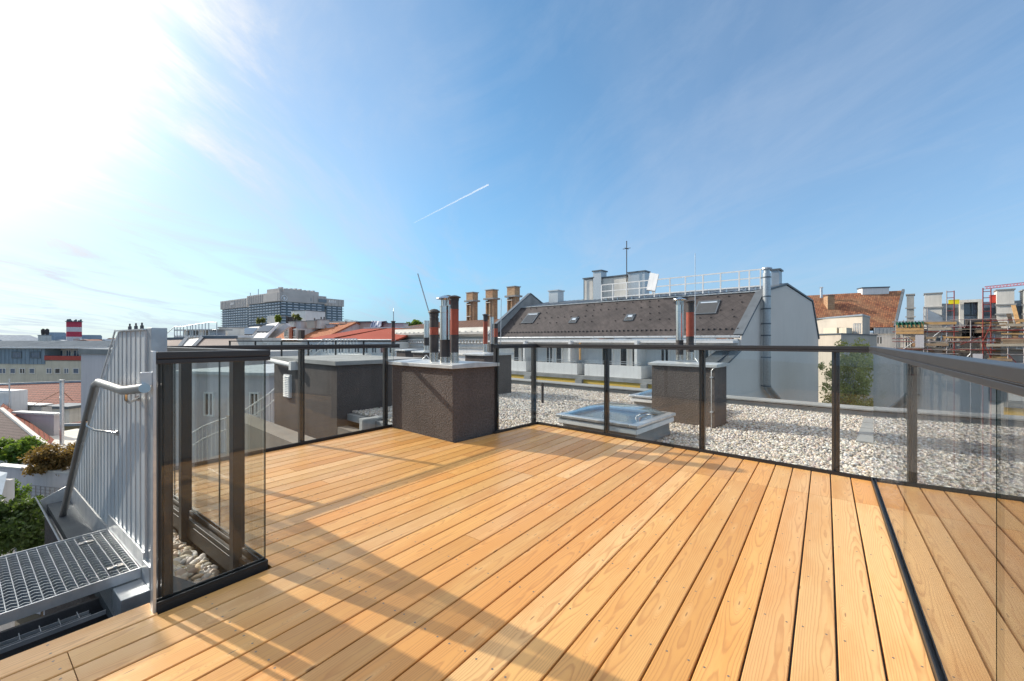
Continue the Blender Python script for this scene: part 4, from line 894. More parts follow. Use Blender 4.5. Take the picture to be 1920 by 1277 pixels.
# ================================================================ hospital towers
def hospital():
    HL = Plane(-502, 722, -331.6, 600); HR = Plane(-331.6, 600, -275, 687)
    t = thing('hospital_tower', 'huge grey high-rise hospital block with rows of windows on the skyline', 'high-rise', Matrix.Translation((-380, 660, -20)))
    MG = pmat('hazed_grey_cladding', (.54, .50, .465), .8, 0, .15, .05); MD = pmat('hazed_blue_grey_floors', (.22, .27, .31), .6, .1, .2, .03); MW = pmat('window_light_band', (.80, .82, .84), .5, 0, .2, .05)  # cladding and floor colours lightened to stand for distant haze
    specs = []
    for pl, segs in ((HL, ((413, 463, 562, 578, 8), (463, 525, 551, 568, 0))), (HR, ((525, 612, 552, 567, 0), (612, 645, 561, 574, 6)))):
        for i, (pa, pb, yt, yb, y0) in enumerate(segs):
            a, b = pl.x(pa, y0), pl.x(pb, y0); c = (pa+pb)/2; z1 = pl.p(c, yt, y0)[1]; z0 = pl.p(c, yb, y0)[1]; D_ = 45
            y1 = y0+D_
            m = MB(pl.M); m.box(a, b, y0, y1, z0, z1)
            x = a+3
            while x < b-1: m.box(x, x+.8, y0-.6, y0, z0+.5, z1-.5); x += 6
            m.build('upper_cladding', MG, t)
            ia, ib = (6, 1.5) if pl is HR and y0 == 0 else (1.5, 6 if pl is HL and y0 == 0 else 1.5)
            m = MB(pl.M); m.box(a+ia, b-ib, y0+2.5, y1-2, -20, z0); m.build('tower_body', MD, t)
            k = 0; z = z0-3.8
            while z > -14:
                m = MB(pl.M); m.box(a-.2, b+.2, y0+.6, y0+2.4, z-.3, z+.5, 0); x = a+3
                while x < b-8: m.box(x, x+6.3, y0+1.8, y0+2.3, z+.9, z+2.3, 1); x += 9.3
                if k < 16: m.build('floor_band', [MD, MW], t)
                z -= 4.05; k += 1
    m = MB(HR.M)
    a, b = HR.x(513), HR.x(602); 
    m2 = MB(HL.M); a0 = HL.x(508); m2.box(a0, HL.L-2, 6, 40, HL.p(515, 551)[1], HL.p(518, 541)[1]); m2.build('roof_storey', MG, t)
    z0 = HR.p(560, 553)[1]; m.box(2, b, 6, 40, z0-2, HR.p(560, 544, 6)[1]); x = 6
    while x < b-4: m.box(x, x+3, 8, 14, HR.p(560, 544, 6)[1], HR.p(560, 544, 6)[1]+random.uniform(1, 2.4)); x += 7
    m.build('roof_storey', MG, t)
    m = MB(HL.M)
    for px_, yt in ((459, 548), (474, 541), (495, 543), (512, 537)): m.bar((HL.x(px_), 8, HL.p(px_, 565)[1]), (HL.x(px_), 8, HL.p(px_, yt)[1]), .7, .7)
    m.build('mast', MD, t)
    m = MB(HR.M); a, b = HR.x(568), HR.x(583); z_ = HR.p(575, 561)[1]; m.box(a, b, -.9, .2, z_-2.5, z_+2.5); a, b = HR.x(597), HR.x(612); z_ = HR.p(604, 564)[1]; m.box(a, b, -.9, .2, z_-2.5, z_+2.5); m.build('louvre', MD, t)
    def sign(txt, pl, px_, py_, size, y=-1.4):
        cu = bpy.data.curves.new('lettering', 'FONT'); cu.body = txt; cu.size = size; cu.extrude = .1; o = link(bpy.data.objects.new('lettering', cu))
        x, z = pl.p(px_, py_, y); Mw = pl.M @ Matrix.Translation((x, y, z)) @ Matrix.Rotation(R(90), 4, 'X')
        o.parent = t; o.matrix_local = WM[t.name].inverted() @ Mw; cu.materials.append(MW)
        bpy.context.view_layer.update(); dg = bpy.context.evaluated_depsgraph_get(); me = bpy.data.meshes.new_from_object(o.evaluated_get(dg)); ml = o.matrix_local.copy(); bpy.data.objects.remove(o)
        o = link(bpy.data.objects.new('lettering', me)); o.parent = t; o.matrix_local = ml
    sign('AKH', HR, 616, 568, 6.5); sign('AKH', HL, 432, 572.5, 6.0, 7)
    m = MB(HR.M); x, z = HR.p(533, 559, -.9); ring = [(x+4*math.cos(a_), -1.0, z+4*math.sin(a_)) for a_ in np.linspace(0, 6.283, 17)[:-1]]
    m.tube(ring+[ring[0]], .5, n=5, caps=False); m.box(x-1.4, x+1.4, -1.1, -.9, z-2, z+2); m.build('emblem', MW, t)
hospital()
# ---------------------------------------------------------------- skyline on the left
t = thing('smokestack', 'red and white banded incinerator tower with cluttered top on the horizon', 'smokestack', Matrix.Translation((WX(139, 800), 800, -20)))
x = WX(139, 800); m = MB(); r_ = 10.5
ys = [640, 631.5, 622, 613.5, 603.5]
for i in range(4): m.lathe((x, 800, 0), [(r_, hz(ys[i], 800)), (r_, hz(ys[i+1], 800))], n=16, mi=(0, 1, 0, 1)[i])
m.lathe((x, 800, 0), [(r_, -20), (r_, hz(640, 800))], n=16, mi=0); m.build('shaft', [pmat('stack_white', (.62, .6, .62), .8), pmat('stack_red', (.5, .06, .1), .8)], t)
m = MB(); z_ = hz(603.5, 800); m.lathe((x, 800, z_), [(r_*1.15, 0), (r_*1.15, 1), (.1, 1.1)], n=16)
for i in range(9): an = i*.7; m.box(x+9*math.cos(an)-1, x+9*math.cos(an)+1, 800+9*math.sin(an)-1, 800+9*math.sin(an)+1, z_, z_+3+2*(i % 2))
m.build('platform', M_zincd, t)
M_farb = pmat('far_blue_tower', (.30, .38, .46), .8, 0, .2, .02)
for lab, pa, pb, yt, Z in (('tall pale blue office tower right of the twin-flue chimney on the horizon', 87, 101, 623, 900), ('lower blue block between the tall blue tower and the banded smokestack', 103, 118, 630, 880), ('wide blue glass block right behind the banded smokestack', 151, 170, 628, 900), ('low flat blue building just left of the twin-flue chimney on the horizon', 50, 66, 634, 850)):
    m = MB(); xa, xb = WX(pa, Z), WX(pb, Z); m.box(xa, xb, Z, Z+25, -20, hz(yt, Z)-1.5); m.box(xa+1, xb-1, Z+1, Z+24, hz(yt, Z)-1.5, hz(yt, Z)); k = hz(yt, Z)-4
    while k > -4: m.box(xa-.1, xb+.1, Z-.2, Z-.05, k, k+1.2); k -= 3.4
    tag(m.build('office_tower', M_farb), lab, 'office tower')
m = MB(); random.seed(3)
for i in range(900):
    Z = random.uniform(110, 1200)**1.0; X = random.uniform(-1.35, 1.35)*Z; top = EYE+random.uniform(-9, -.5)*(.5+Z/700)*.6 + (Z/787)*random.choice((0, 0, 0, 2, 3))
    if Z < 160 and top > -3: top = -4
    w_ = random.uniform(8, 26); d_ = random.uniform(8, 20)
    if -345 < X < -270 and Z > 500: continue
    m.box(X, X+w_, Z, Z+d_, -20, top-1.5, random.choice((0, 0, 1, 3))); m.prism([(X-.3, top-1.5), (X+w_+.3, top-1.5), (X+w_*.5, top+random.choice((0, 1.5, 2.5)))], 'y', Z-.2, Z+d_, random.choice((1, 2, 2, 1)))
    if i % 3 == 0: m.box(X+2, X+3.5, Z+3, Z+5, top-1, top+2, 0)
tag(m.build('distant_rooftops', [M_city, M_zincr, pmat('far_tiles', (.28, .13, .09), .9, 0, .3, .02), pmat('far_pale', (.6, .58, .55), .9, 0, .2, .02)]), 'hazy mass of low city roofs along the horizon', 'rooftops', kind='stuff')

# ================================================================ left: cream and blue-grey house
CL = PL(-80, 76, 232, 70); L = CL.L
def czc(py, y0=0): return CL.p(80, py, y0)[1]
t = thing('attic_house', 'long cream house with blue-grey metal attic and a red parapet terrace', 'building', CL.M @ Matrix.Translation((0, 0, -20)))
m = MB(CL.M); m.box(0, L, 0, 14, -20, czc(676)); m.build('cream_wall', M_cream, t)
m = MB(CL.M); xs_ = CL.x(85); m.box(0, xs_, -.1, 12, czc(683), czc(653)-.02)
x = .3
while x < xs_: m.box(x, x+.07, -.16, -.1, czc(683), czc(654)); x += .9
m.build('metal_attic', M_blue, t)
m = MB(CL.M); m.box(-.3, CL.x(208), -.7, 13, czc(653), czc(650)); m.build('eaves_board', M_white, t)
m = MB(CL.M); m.prism([(-.5, czc(650)+.01), (13, czc(650)+.01), (10, czc(639)), (3, czc(639))], 'x', 0, CL.x(208)); m.build('dark_roof', pmat('slate_blue_roof', (.10, .13, .16), .9, 0, .2, .5, spec=.05), t)
m = MB(CL.M); m.box(xs_, CL.x(208), -.15, .1, czc(675), czc(667)); m.build('red_parapet', pmat('brick_red_parapet', (.42, .08, .06), .8), t)
m = MB(CL.M); m.box(xs_, CL.x(208), 2.2, 12, czc(676), czc(653)); m.build('terrace_wall', M_offw, t)
for pa, pb in ((89, 104), (107, 119), (124, 134), (138, 150)): wpx(t, CL, pa, pb, 656, 669, 2.2, mull=1, fr=.12, glass=M_glassb)
for pa, pb in ((22, 41), (57, 76)): wpx(t, CL, pa, pb, 659, 672, -.12, mull=0, fr=.18, fm=M_zincd, glass=M_glassb)
for i, (pa, pb) in enumerate(((-25, -14), (-2, 12), (19, 30), (37, 48), (55, 66), (87, 98), (103, 114), (120, 130), (137, 149), (160, 171), (180, 190))): wpx(t, CL, pa, pb, 690, 701, -.0, mull=1 if i % 2 else 0, fr=.14, fm=M_offw, glass=M_glassb if i % 3 else M_glassd)
t = chimney('pale chimney with two dark flues on the cream and blue-grey house', CL, 71, 84, 629, 640, 5, 1.0, M_offw, cap=.1)
m = MB(CL.M)
for px_ in (74.5, 82): x = CL.x(px_, 5); z_ = CL.p(77, 629, 5)[1]; m.lathe((x, 5.5, z_), [(.22, 0), (.3, .6), (.3, 1.1), (.1, 1.3)], n=8)
m.build('flue', M_pblack, t)
# red checked roof below it
t = thing('red_tiled_house', 'house with broad red checked tile roof below the cream building', 'building', Matrix.Translation((WX(80, 62), 62, -14)))
m = MB(); slab(m, [W(-60, 799, 54), W(154, 795, 52.5), W(162, 716, 64), W(-60, 724, 66)], .3); m.build('tiled_roof', M_redbig, t)
m = MB(); m.bar(W(-60, 723, 66.2), W(162, 715, 64.2), .5, .35); m.bar(W(-60, 800, 53.8), W(155, 796, 52.3), .35, .3); m.build('ridge_and_gutter', M_zincr, t)
pw = PL(100, 55, 205, 53); m = MB(pw.M); m.box(-30, pw.L, 0, 10, -20, pw.p(130, 797)[1]); m.build('wall', pmat('ochre_wall', (.46, .38, .24), .85), t)
wpx(t, pw, 122, 134, 808, 832, 0, mull=1, fr=.1); wpx(t, pw, 140, 151, 806, 830, 0, mull=1, fr=.1)
dp = PL(86, 49, 132, 48.5); m = MB(dp.M); box_px(m, dp, 88, 130, 766, 793, 0, 2); m.build('dormer', M_offw, t)
m = MB(dp.M); a, b = dp.x(85), dp.x(133); z_ = dp.p(108, 766)[1]; m.box(a, b, -.3, 2.2, z_+.001, z_+.3); m.build('dormer_roof', M_zincd, t)
# terraced white blocks
t = thing('roof_terrace_block', 'pale stepped roof block with parapet walls beside the dark tiled hip roof', 'building', Matrix.Translation((WX(50, 42), 42, -14)))
p1 = PL(-40, 42, 21, 41); m = MB(p1.M); box_px(m, p1, -40, 21, 732, 775, 0, 1.2, zb=-14); m.build('upper_box', M_white, t)
p2 = PL(20, 43, 80, 42); m = MB(p2.M); box_px(m, p2, 28, 78, 762, 800, 0, .8, zb=-14); m.build('middle_box', M_offw, t)
m = MB(p2.M); a, b = p2.x(26), p2.x(79); z_ = p2.p(50, 760)[1]; m.box(a, b, -.2, .9, z_+.001, z_+.12); m.build('coping', M_cap, t)
p3 = PL(30, 37, 103, 36); m = MB(p3.M); box_px(m, p3, 30, 101, 777, 825, 0, .4, zb=-14); m.build('lower_wall', M_mauve, t)
m = MB(p3.M); a, b = p3.x(26), p3.x(106); z_ = p3.p(65, 777)[1]; m.box(a, b, -.15, .5, z_+.001, z_+.17); m.build('coping', M_cap, t)
m = MB(p1.M); z_ = p1.p(10, 732)[1]
t2 = thing('terrace_railing', 'grey pipe railing on the pale stepped roof block', 'railing', p1.M @ Matrix.Translation((0, 0, z_)))
m = MB(p1.M); x1 = p1.x(31); m.bar((0, -.5, z_+.7), (x1, -.5, z_+.7), .07, .07); m.bar((0, -.5, z_-.2), (x1, -.5, z_-.2), .07, .07)
for px_ in (31, -5): m.bar((p1.x(px_), -.5, z_-2.6), (p1.x(px_), -.5, z_+1.2), .08, .08)
m.build('rails', M_galvl, t2)
# hip roof lower left
t = thing('dark_hip_roof_house', 'house with dark tiled hip roof and orange ridge in front of the pale terrace block', 'building', Matrix.Translation((WX(30, 33), 33, -14)))
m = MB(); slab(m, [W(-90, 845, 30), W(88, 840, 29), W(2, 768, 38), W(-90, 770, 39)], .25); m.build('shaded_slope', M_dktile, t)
m = MB(); slab(m, [W(88, 840, 29), W(102, 824, 33), W(6, 756, 41), W(2, 768, 38)], .25); m.build('sunlit_slope', M_redtile, t)
m = MB(); m.bar(W(2, 768, 38)+Vector((0, 0, .1)), W(89, 839, 29)+Vector((0, 0, .1)), .25, .18); m.build('ridge_tiles', M_offw, t)
m = MB(); m.bar(W(-90, 847, 29.8), W(100, 838, 29.3), .3, .2); m.build('gutter', M_galv, t)
ph = PL(-90, 31, 60, 30.2); m = MB(ph.M); m.box(0, ph.L, 0, 8, -14, ph.p(10, 850)[1]); m.build('wall', M_offw, t)
# flue pole
t = thing('steel_flue', 'tall free-standing stainless flue in front of the red checked roof', 'flue', Matrix.Translation((WX(116, 33), 33, -14)))
m = MB(); x = WX(116, 33); m.lathe((x, 33, 0), [(.13, -14), (.13, hz(717, 33))], n=14)
for py_ in (745, 775, 805): m.lathe((x, 33, hz(py_, 33)), [(.13, -.03), (.145, -.02), (.145, .02), (.13, .03)], n=14)
m.build('pipe', M_galvl, t)
m = MB(); m.lathe((x, 33, hz(717, 33)), [(.15, 0), (.16, .15), (.16, .2), (.05, .22)], n=14); m.build('rain_cap', M_galv, t)
m = MB(); m.tube([(x, 33, hz(732, 33)), W(62, 760, 40)], .025, n=5); m.tube([(x, 33, hz(732, 33)), W(137, 752, 44)], .025, n=5); m.build('guy_rod', pmat('rust', (.3, .12, .06), .8), t)
# pale firewall
pf = PL(152, 27, 262, 24); t = thing('firewall_building', 'tall blank pale wall with dark coping behind the metal plank wall', 'building', pf.M @ Matrix.Translation((0, 0, -14)))
m = MB(pf.M); z_ = pf.p(180, 664)[1]; m.box(0, pf.L, 0, 7, -14, z_); m.build('wall', M_mauve, t)
m = MB(pf.M); m.box(-.08, pf.L+.05, -.1, 7.1, z_+.001, z_+.32); m.build('coping', M_zincd, t)
# ---------------------------------------------------------------- courtyard
def leaves(name, M_, cs, n, size, root, seed=1, shape=None):
    """many small leaf faces through a set of ellipsoids (centre, radii)"""
    rg = np.random.default_rng(seed); V = []; Fc = []
    wts = np.array([r[0]*r[1]*r[2] for _, r in cs]); wts = wts/wts.sum(); cnt = rg.multinomial(n, wts); P_ = []
    for (c, r), k in zip(cs, cnt):
        ns = 26; d = rg.normal(size=(ns, 3)); d /= np.linalg.norm(d, axis=1)[:, None]; cen = np.array(c)+d*(rg.uniform(.25, 1.15, (ns, 1))**.7)*np.array(r)
        w = rg.integers(0, ns, k); d = rg.normal(size=(k, 3))*.42; rs = rg.uniform(.16, .36, (ns, 1))
        P_.append(cen[w]+d*rs[w]*np.array(r)*1.3)
    P_ = np.concatenate(P_); n = len(P_); a = rg.normal(size=(n, 3)); a /= np.linalg.norm(a, axis=1)[:, None]; b = np.cross(a, rg.normal(size=(n, 3))); b /= np.linalg.norm(b, axis=1)[:, None]
    s_ = size*rg.uniform(.6, 1.4, (n, 1)); q = np.stack([P_-a*s_, P_-b*s_*.55, P_+a*s_, P_+b*s_*.55], 1).reshape(-1, 3)
    me = bpy.data.meshes.new(name); T = np.array(WM[root.name].inverted()) if root else np.eye(4); q = q @ T[:3, :3].T+T[:3, 3]
    me.vertices.add(len(q)); me.vertices.foreach_set('co', q.astype(np.float32).ravel()); me.loops.add(4*n); me.loops.foreach_set('vertex_index', np.arange(4*n, dtype=np.int32))
    me.polygons.add(n); me.polygons.foreach_set('loop_start', np.arange(0, 4*n, 4, dtype=np.int32)); me.polygons.foreach_set('loop_total', np.full(n, 4, dtype=np.int32)); me.update()
    me.materials.append(M_); o = link(bpy.data.objects.new(name, me)); o.parent = root; WM[o.name] = WM[root.name] if root else Matrix(); return o
def leafmat(name, c, c2):
    m, nt, b = newmat(name); t = N(nt, 'ShaderNodeTexCoord').outputs['Object']; n = noise(nt, t, .9, 4, .7); n2 = noise(nt, t, 14, 1, .5)
    f = mth(nt, 'ADD', mth(nt, 'MULTIPLY', n.outputs[0], .5), mth(nt, 'MULTIPLY', n2.outputs[0], .5))
    lk(nt, ramp(nt, f, [(.4, (*c, 1)), (.6, (*c2, 1))]).outputs[0], b.inputs['Base Color']); b.inputs['Roughness'].default_value = .55
    b.inputs['Subsurface Weight'].default_value = 0
    tr = N(nt, 'ShaderNodeBsdfTranslucent'); tr.inputs[0].default_value = (c2[0]*1.6, c2[1]*1.5, c2[2], 1); mx = N(nt, 'ShaderNodeMixShader'); mx.inputs[0].default_value = .35
    o = [x for x in nt.nodes if x.type == 'OUTPUT_MATERIAL'][0]; lk(nt, b.outputs[0], mx.inputs[1]); lk(nt, tr.outputs[0], mx.inputs[2]); lk(nt, mx.outputs[0], o.inputs[0]); return m
L_g = leafmat('leaf_mid_green', (.06, .12, .018), (.17, .27, .04)); L_d = leafmat('leaf_dark_green', (.03, .055, .015), (.08, .13, .03)); L_b = leafmat('leaf_russet', (.10, .06, .02), (.22, .15, .05)); L_y = leafmat('leaf_yellow_green', (.10, .15, .02), (.24, .30, .05)); L_o = leafmat('leaf_olive', (.06, .08, .03), (.17, .19, .07))
L_birch = leafmat('leaf_birch', (.16, .19, .055), (.38, .39, .15))
M_bark = pmat('bark', (.12, .09, .065), .9, 0, .3, 8, bs=20, bd=.02)
def tree(name, label, cat, cs, zg, n, size, lm, seed, bark=None, trunks=1, group=None, r0=.12):
    c = np.mean([np.array(q[0]) for q in cs], 0); t = thing(name, label, cat, Matrix.Translation((c[0], c[1], zg)), group)
    leaves('crown', lm, cs, n, size, t, seed); rg = random.Random(seed)
    m = MB()
    for k in range(trunks):
        b = Vector((c[0]+(k-(trunks-1)/2)*.25, c[1], zg)); top = Vector((c[0]+rg.uniform(-.3, .3), c[1], c[2])); mid = (b+top)/2+Vector((rg.uniform(-.15, .15), 0, 0))
        m.tube([b, mid, top], [r0, r0*.8, r0*.45], n=8)
        for (cc, rr) in cs:
            for _ in range(3):
                e = Vector(cc)+Vector((rg.uniform(-.7, .7)*rr[0], rg.uniform(-.7, .7)*rr[1], rg.uniform(-.3, .8)*rr[2])); f_ = rg.uniform(.4, .95); s_ = mid.lerp(top, f_)
                m.tube([s_, (s_+e)/2+Vector((0, 0, rg.uniform(-.1, .25))), e], [r0*.35, r0*.22, r0*.08], n=5)
    m.build('trunk', bark or M_bark, t); return t
def E(px, py, Z, rx, rz, ry=None): p = W(px, py, Z); return (tuple(p), (rx/F*Z, (ry or rx)/F*Z, rz/F*Z))
tree('round_tree', 'bright green clipped tree in front of the dark tiled hip roof', 'tree', [E(30, 835, 25, 30, 18), E(5, 855, 25, 26, 22), E(48, 848, 25, 20, 18)], -13, 12000, .085, L_g, 2)
tree('dark_shrub', 'dark green shrub under the bright clipped tree along the garden wall', 'shrub', [E(10, 895, 24, 30, 22), E(50, 890, 23.5, 30, 14), E(75, 888, 23, 20, 12)], -13, 9000, .085, L_d, 3, r0=.06)
tree('russet_shrub', 'russet and green shrub hanging over the pale garden wall', 'shrub', [E(108, 855, 22, 34, 20), E(90, 872, 22, 26, 14), E(130, 885, 22, 16, 26)], -13, 12000, .065, L_b, 4, r0=.06)
tree('leafy_tree', 'mid green tree at the corner of the small metal roof', 'tree', [E(22, 930, 20, 22, 26), E(0, 970, 19, 34, 26)], -13, 9000, .07, L_g, 5)
tree('dark_shrub', 'dark green shrub below the hanging string of coloured flags', 'shrub', [E(80, 985, 19, 50, 18), E(15, 985, 14.5, 50, 50), E(75, 990, 15.5, 42, 38), E(60, 950, 16.5, 40, 16), E(110, 955, 20, 18, 12)], -13, 14000, .07, L_d, 6, r0=.05)
tree('lime_shrub', 'yellow green shrub just behind the grating landing', 'shrub', [E(75, 1018, 16, 26, 12), E(98, 1012, 16, 14, 8)], -13, 3500, .045, L_y, 7, r0=.03)
pg = PL(-10, 22.5, 165, 21.0); m = MB(pg.M); z_ = pg.p(70, 882)[1]
t = thing('garden_wall', 'pale rendered garden wall with faint trellis squares', 'wall', pg.M @ Matrix.Translation((0, 0, -13)))
m = MB(pg.M); m.box(0, pg.L, 0, .3, -13, z_); m.build('wall', M_mauve, t)
m = MB(pg.M); m.box(-.05, pg.L, -.06, .36, z_+.001, z_+.07); m.build('coping', M_cap, t)
m = MB(pg.M); xa, xb = pg.x(50), pg.x(112); za, zb2 = pg.p(80, 955)[1], pg.p(80, 912)[1]
for i in range(8): f_ = i/7; m.box(xa+(xb-xa)*f_, xa+(xb-xa)*f_+.015, -.03, -.01, za, zb2); m.box(xa, xb, -.032, -.012, za+(zb2-za)*f_, za+(zb2-za)*f_+.015)
m.build('trellis', pmat('old_trellis', (.36, .32, .3), .9), t)
m = MB(); slab(m, [W(-40, 915, 15), W(2, 935, 14.5), W(14, 886, 17.5), W(-30, 880, 18)], .12)
t = thing('garden_shed', 'small shed with blue-grey metal roof at the garden edge', 'shed', Matrix.Translation((WX(-10, 16), 16, -13)))
m.build('metal_roof', M_zincr, t); m = MB(); p_ = PL(-40, 15.4, 1, 15); m.box(WX(-60, 16), WX(-22, 17.6), 15.3, 17.5, -13, hz(922, 16)); m.build('wall', M_white, t)
t = thing('flag_string', 'string of small coloured cloth flags across the garden', 'flag string', Matrix.Translation(W(50, 966, 18)))
a_, b_ = W(48, 962, 18), W(118, 954, 17.6); pts = [a_.lerp(b_, i/10)+Vector((0, 0, -.35*math.sin(math.pi*i/10)*.4)) for i in range(11)]
m = MB(); m.tube(pts, .008, n=4); m.build('cord', M_white, t)
FC = [(.65, .67, .7), (.5, .1, .1), (.66, .66, .6), (.7, .55, .2), (.6, .65, .62), (.3, .4, .55)]
for i in range(9):
    p = pts[i].lerp(pts[i+1], .1); q = pts[i].lerp(pts[i+1], .85); h_ = Vector((0, .02, -.2)); m = MB(); m.add([p, q, q+h_, (p+q)/2+h_*1.08, p+h_, p+Vector((0, .006, 0)), q+Vector((0, .006, 0)), q+h_+Vector((0, .006, 0)), (p+q)/2+h_*1.08+Vector((0, .006, 0)), p+h_+Vector((0, .006, 0))], [(0, 1, 2, 3, 4), (9, 8, 7, 6, 5)])
    m.build('flag', pmat('flag_cloth', FC[i % 6], .9), t)

# ================================================================ middle: roofs seen over and through the railing
def roofhouse(label, pa, Za, pb, Zb, ye, yr, depth, wallm, roofm, name='tiled_house', hipl=0, hipr=0, wins=0, zb=-14, wy=(645, 662), wallw=.9):
    pl = PL(pa, Za, pb, Zb); L = pl.L; c = (pa+pb)/2; ze = pl.p(c, ye)[1]; zr = pl.p(c, yr, depth/2)[1]
    t = thing(name, label, 'building', pl.M @ Matrix.Translation((0, 0, zb)))
    m = MB(pl.M); m.box(.15, L-.15, .2, depth-.2, zb, ze-.05); m.build('wall', wallm, t)
    m = MB(pl.M); slab(m, [(0, 0, ze), (L, 0, ze), (L-hipr, depth/2, zr), (hipl, depth/2, zr)], .2); slab(m, [(hipl, depth/2, zr), (L-hipr, depth/2, zr), (L, depth, ze), (0, depth, ze)], .2)
    if hipl: slab(m, [(0, 0, ze), (hipl, depth/2, zr), (0, depth, ze)], .2)
    if hipr: slab(m, [(L, 0, ze), (L, depth, ze), (L-hipr, depth/2, zr)], .2)
    m.build('roof', roofm, t)
    if not hipl:
        m = MB(pl.M); m.prism([(.2, zb), (depth-.2, zb), (depth-.2, ze-.1), (depth/2, zr-.15), (.2, ze-.1)], 'x', .12, L-.12); m.build('gable', wallm, t)
    m = MB(pl.M); m.bar((hipl, depth/2, zr+.06), (L-hipr, depth/2, zr+.06), .3, .16); m.tube([(0, -.1, ze), (L, -.1, ze)], .1, n=6); m.build('ridge_and_gutter', M_cap, t)
    for i in range(wins):
        x = L*(i+.5)/wins; z1 = pl.p(c, wy[0])[1]; z0 = pl.p(c, wy[1])[1]; win(t, pl.M, x-wallw/2, x+wallw/2, z0, z1, y=.18, mull=1, tr=1, fr=.09)
    return pl, t
plr, tr_ = roofhouse('house with long smooth red roof behind the white outside staircase', 560, 55, 742, 48, 637.5, 616.5, 11, M_white, M_redtile, hipl=6, hipr=0, wins=12, wy=(644, 662))
ML_red = pmat('smooth_red_roof', (.34, .065, .035), .9, 0, .12, .3, bs=8, bd=.02)
for o in bpy.data.objects:
    if o.parent == tr_ and o.name.startswith('roof'): o.data.materials[0] = ML_red
m = MB(plr.M); x = plr.x(655); m.bar((x-3.2, .6, plr.p(650, 637)[1]+.2), (x+1.0, 5.4, plr.p(655, 617, 5.5)[1]), .18, .14); m.build('hip_tiles', M_redtile, tr_)
roofhouse('house with sunlit orange tiled roof between white slanted roof and red roof', 497, 66, 600, 58, 637, 608, 12, M_offw, tilemat('orange_tile', (.60, .24, .11), (.48, .17, .08), (.2, .08, .04), .25, .3, .1, .8, .03, var=(.5, .22, .12)), wins=8, wy=(645, 662))
po = PL(497, 66, 600, 58)
for lab, pa, pb, yt in (('pair of white window dormers with dark shaft on the orange roof', 533, 552, 612),):
    t = thing('dormer_window', lab, 'dormer', po.M @ Matrix.Translation((po.x(pa), 0, po.p(pa, 637)[1])))
    for a_, b_ in ((533, 541.5), (548, 556)):
        m = MB(po.M); xa, xb, z0, z1 = box_px(m, po, a_, b_, yt+4, 636, .2, 4); m.build('cheek', M_offw, t); win(t, po.M, xa+.05, xb-.05, z0+.3, z1-.1, y=.18, mull=1, fr=.1)
    m = MB(po.M); box_px(m, po, 542.5, 547.5, yt+1, 636, .0, .6); m.build('red_shaft', M_redtile, t); m = MB(po.M); box_px(m, po, 559, 564, yt+7, 636, 0, .6); m.build('black_shaft', M_pblack, t)
# chimneys along the ridge
for i, (pa, pb, yt, yb, w_) in enumerate(((541, 551, 604, 618, 'pink topped'), (555, 564, 603, 616, 'white topped'), (575, 590, 602, 616, 'broad pale'), (592, 603, 600, 616, 'taller pale'), (612, 626, 609, 618, 'grey boxy'), (636, 647, 608, 618, 'short pink'), (650, 664, 607, 618, 'wide beige'), (719, 757, 607, 620, 'long low beige'))):
    pc = PL(pa-10, 64, pb+10, 63); chimney('%s chimney on the roofs between the hospital and the dentil cornice' % w_, pc, pa, pb, yt, yb, 0, 1.6, (M_offw, M_mauve, M_beige)[i % 3], cap=.12, pots=(2, 0, 1)[i % 3])
pc = PL(660, 64, 720, 62); t = thing('roof_plant_room', 'low rooftop room beside the blue striped tarpaulin', 'plant room', pc.M @ Matrix.Translation((pc.x(665), 0, 0)))
m = MB(pc.M); box_px(m, pc, 665, 694, 605, 622, 0, 4); m.build('walls', M_beige, t); m = MB(pc.M); a, b = pc.x(664), pc.x(695); z_ = pc.p(680, 605)[1]; m.box(a, b, -.2, 4.2, z_+.001, z_+.2); m.build('roof_edge', M_zincd, t)
mt, nt_, b_ = newmat('striped_tarpaulin'); uvn = N(nt_, 'ShaderNodeTexCoord').outputs['UV']; wv = N(nt_, 'ShaderNodeTexWave'); wv.inputs['Scale'].default_value = .55; lk(nt_, uvn, wv.inputs['Vector']); lk(nt_, ramp(nt_, wv.outputs[0], [(.3, (.20, .24, .34, 1)), (.5, (.62, .65, .7, 1))]).outputs[0], b_.inputs['Base Color'])
m = MB(pc.M); a, b = pc.x(691), pc.x(713); z0, z1 = pc.p(702, 617)[1], pc.p(702, 601)[1]; n_ = 8; vs = []
for i in range(n_+1):
    for j in range(5): vs.append((a+(b-a)*i/n_+(.25 if j < 2 else 0)*random.uniform(-1, 1), [-.2, 0, .3, 1.6, 1.8][j]+random.uniform(-.1, .1), [z0, z0+.5, z1-.1+random.uniform(-.1, .1), z1, z0][j]-(.9 if i == 0 and 0 < j < 4 else 0)))
m.add(vs, [(i*5+j, (i+1)*5+j, (i+1)*5+j+1, i*5+j+1) for i in range(n_) for j in range(4)]); tag(m.build('tarpaulin', mt), 'blue and white striped tarpaulin draped over a rooftop load', 'tarpaulin')
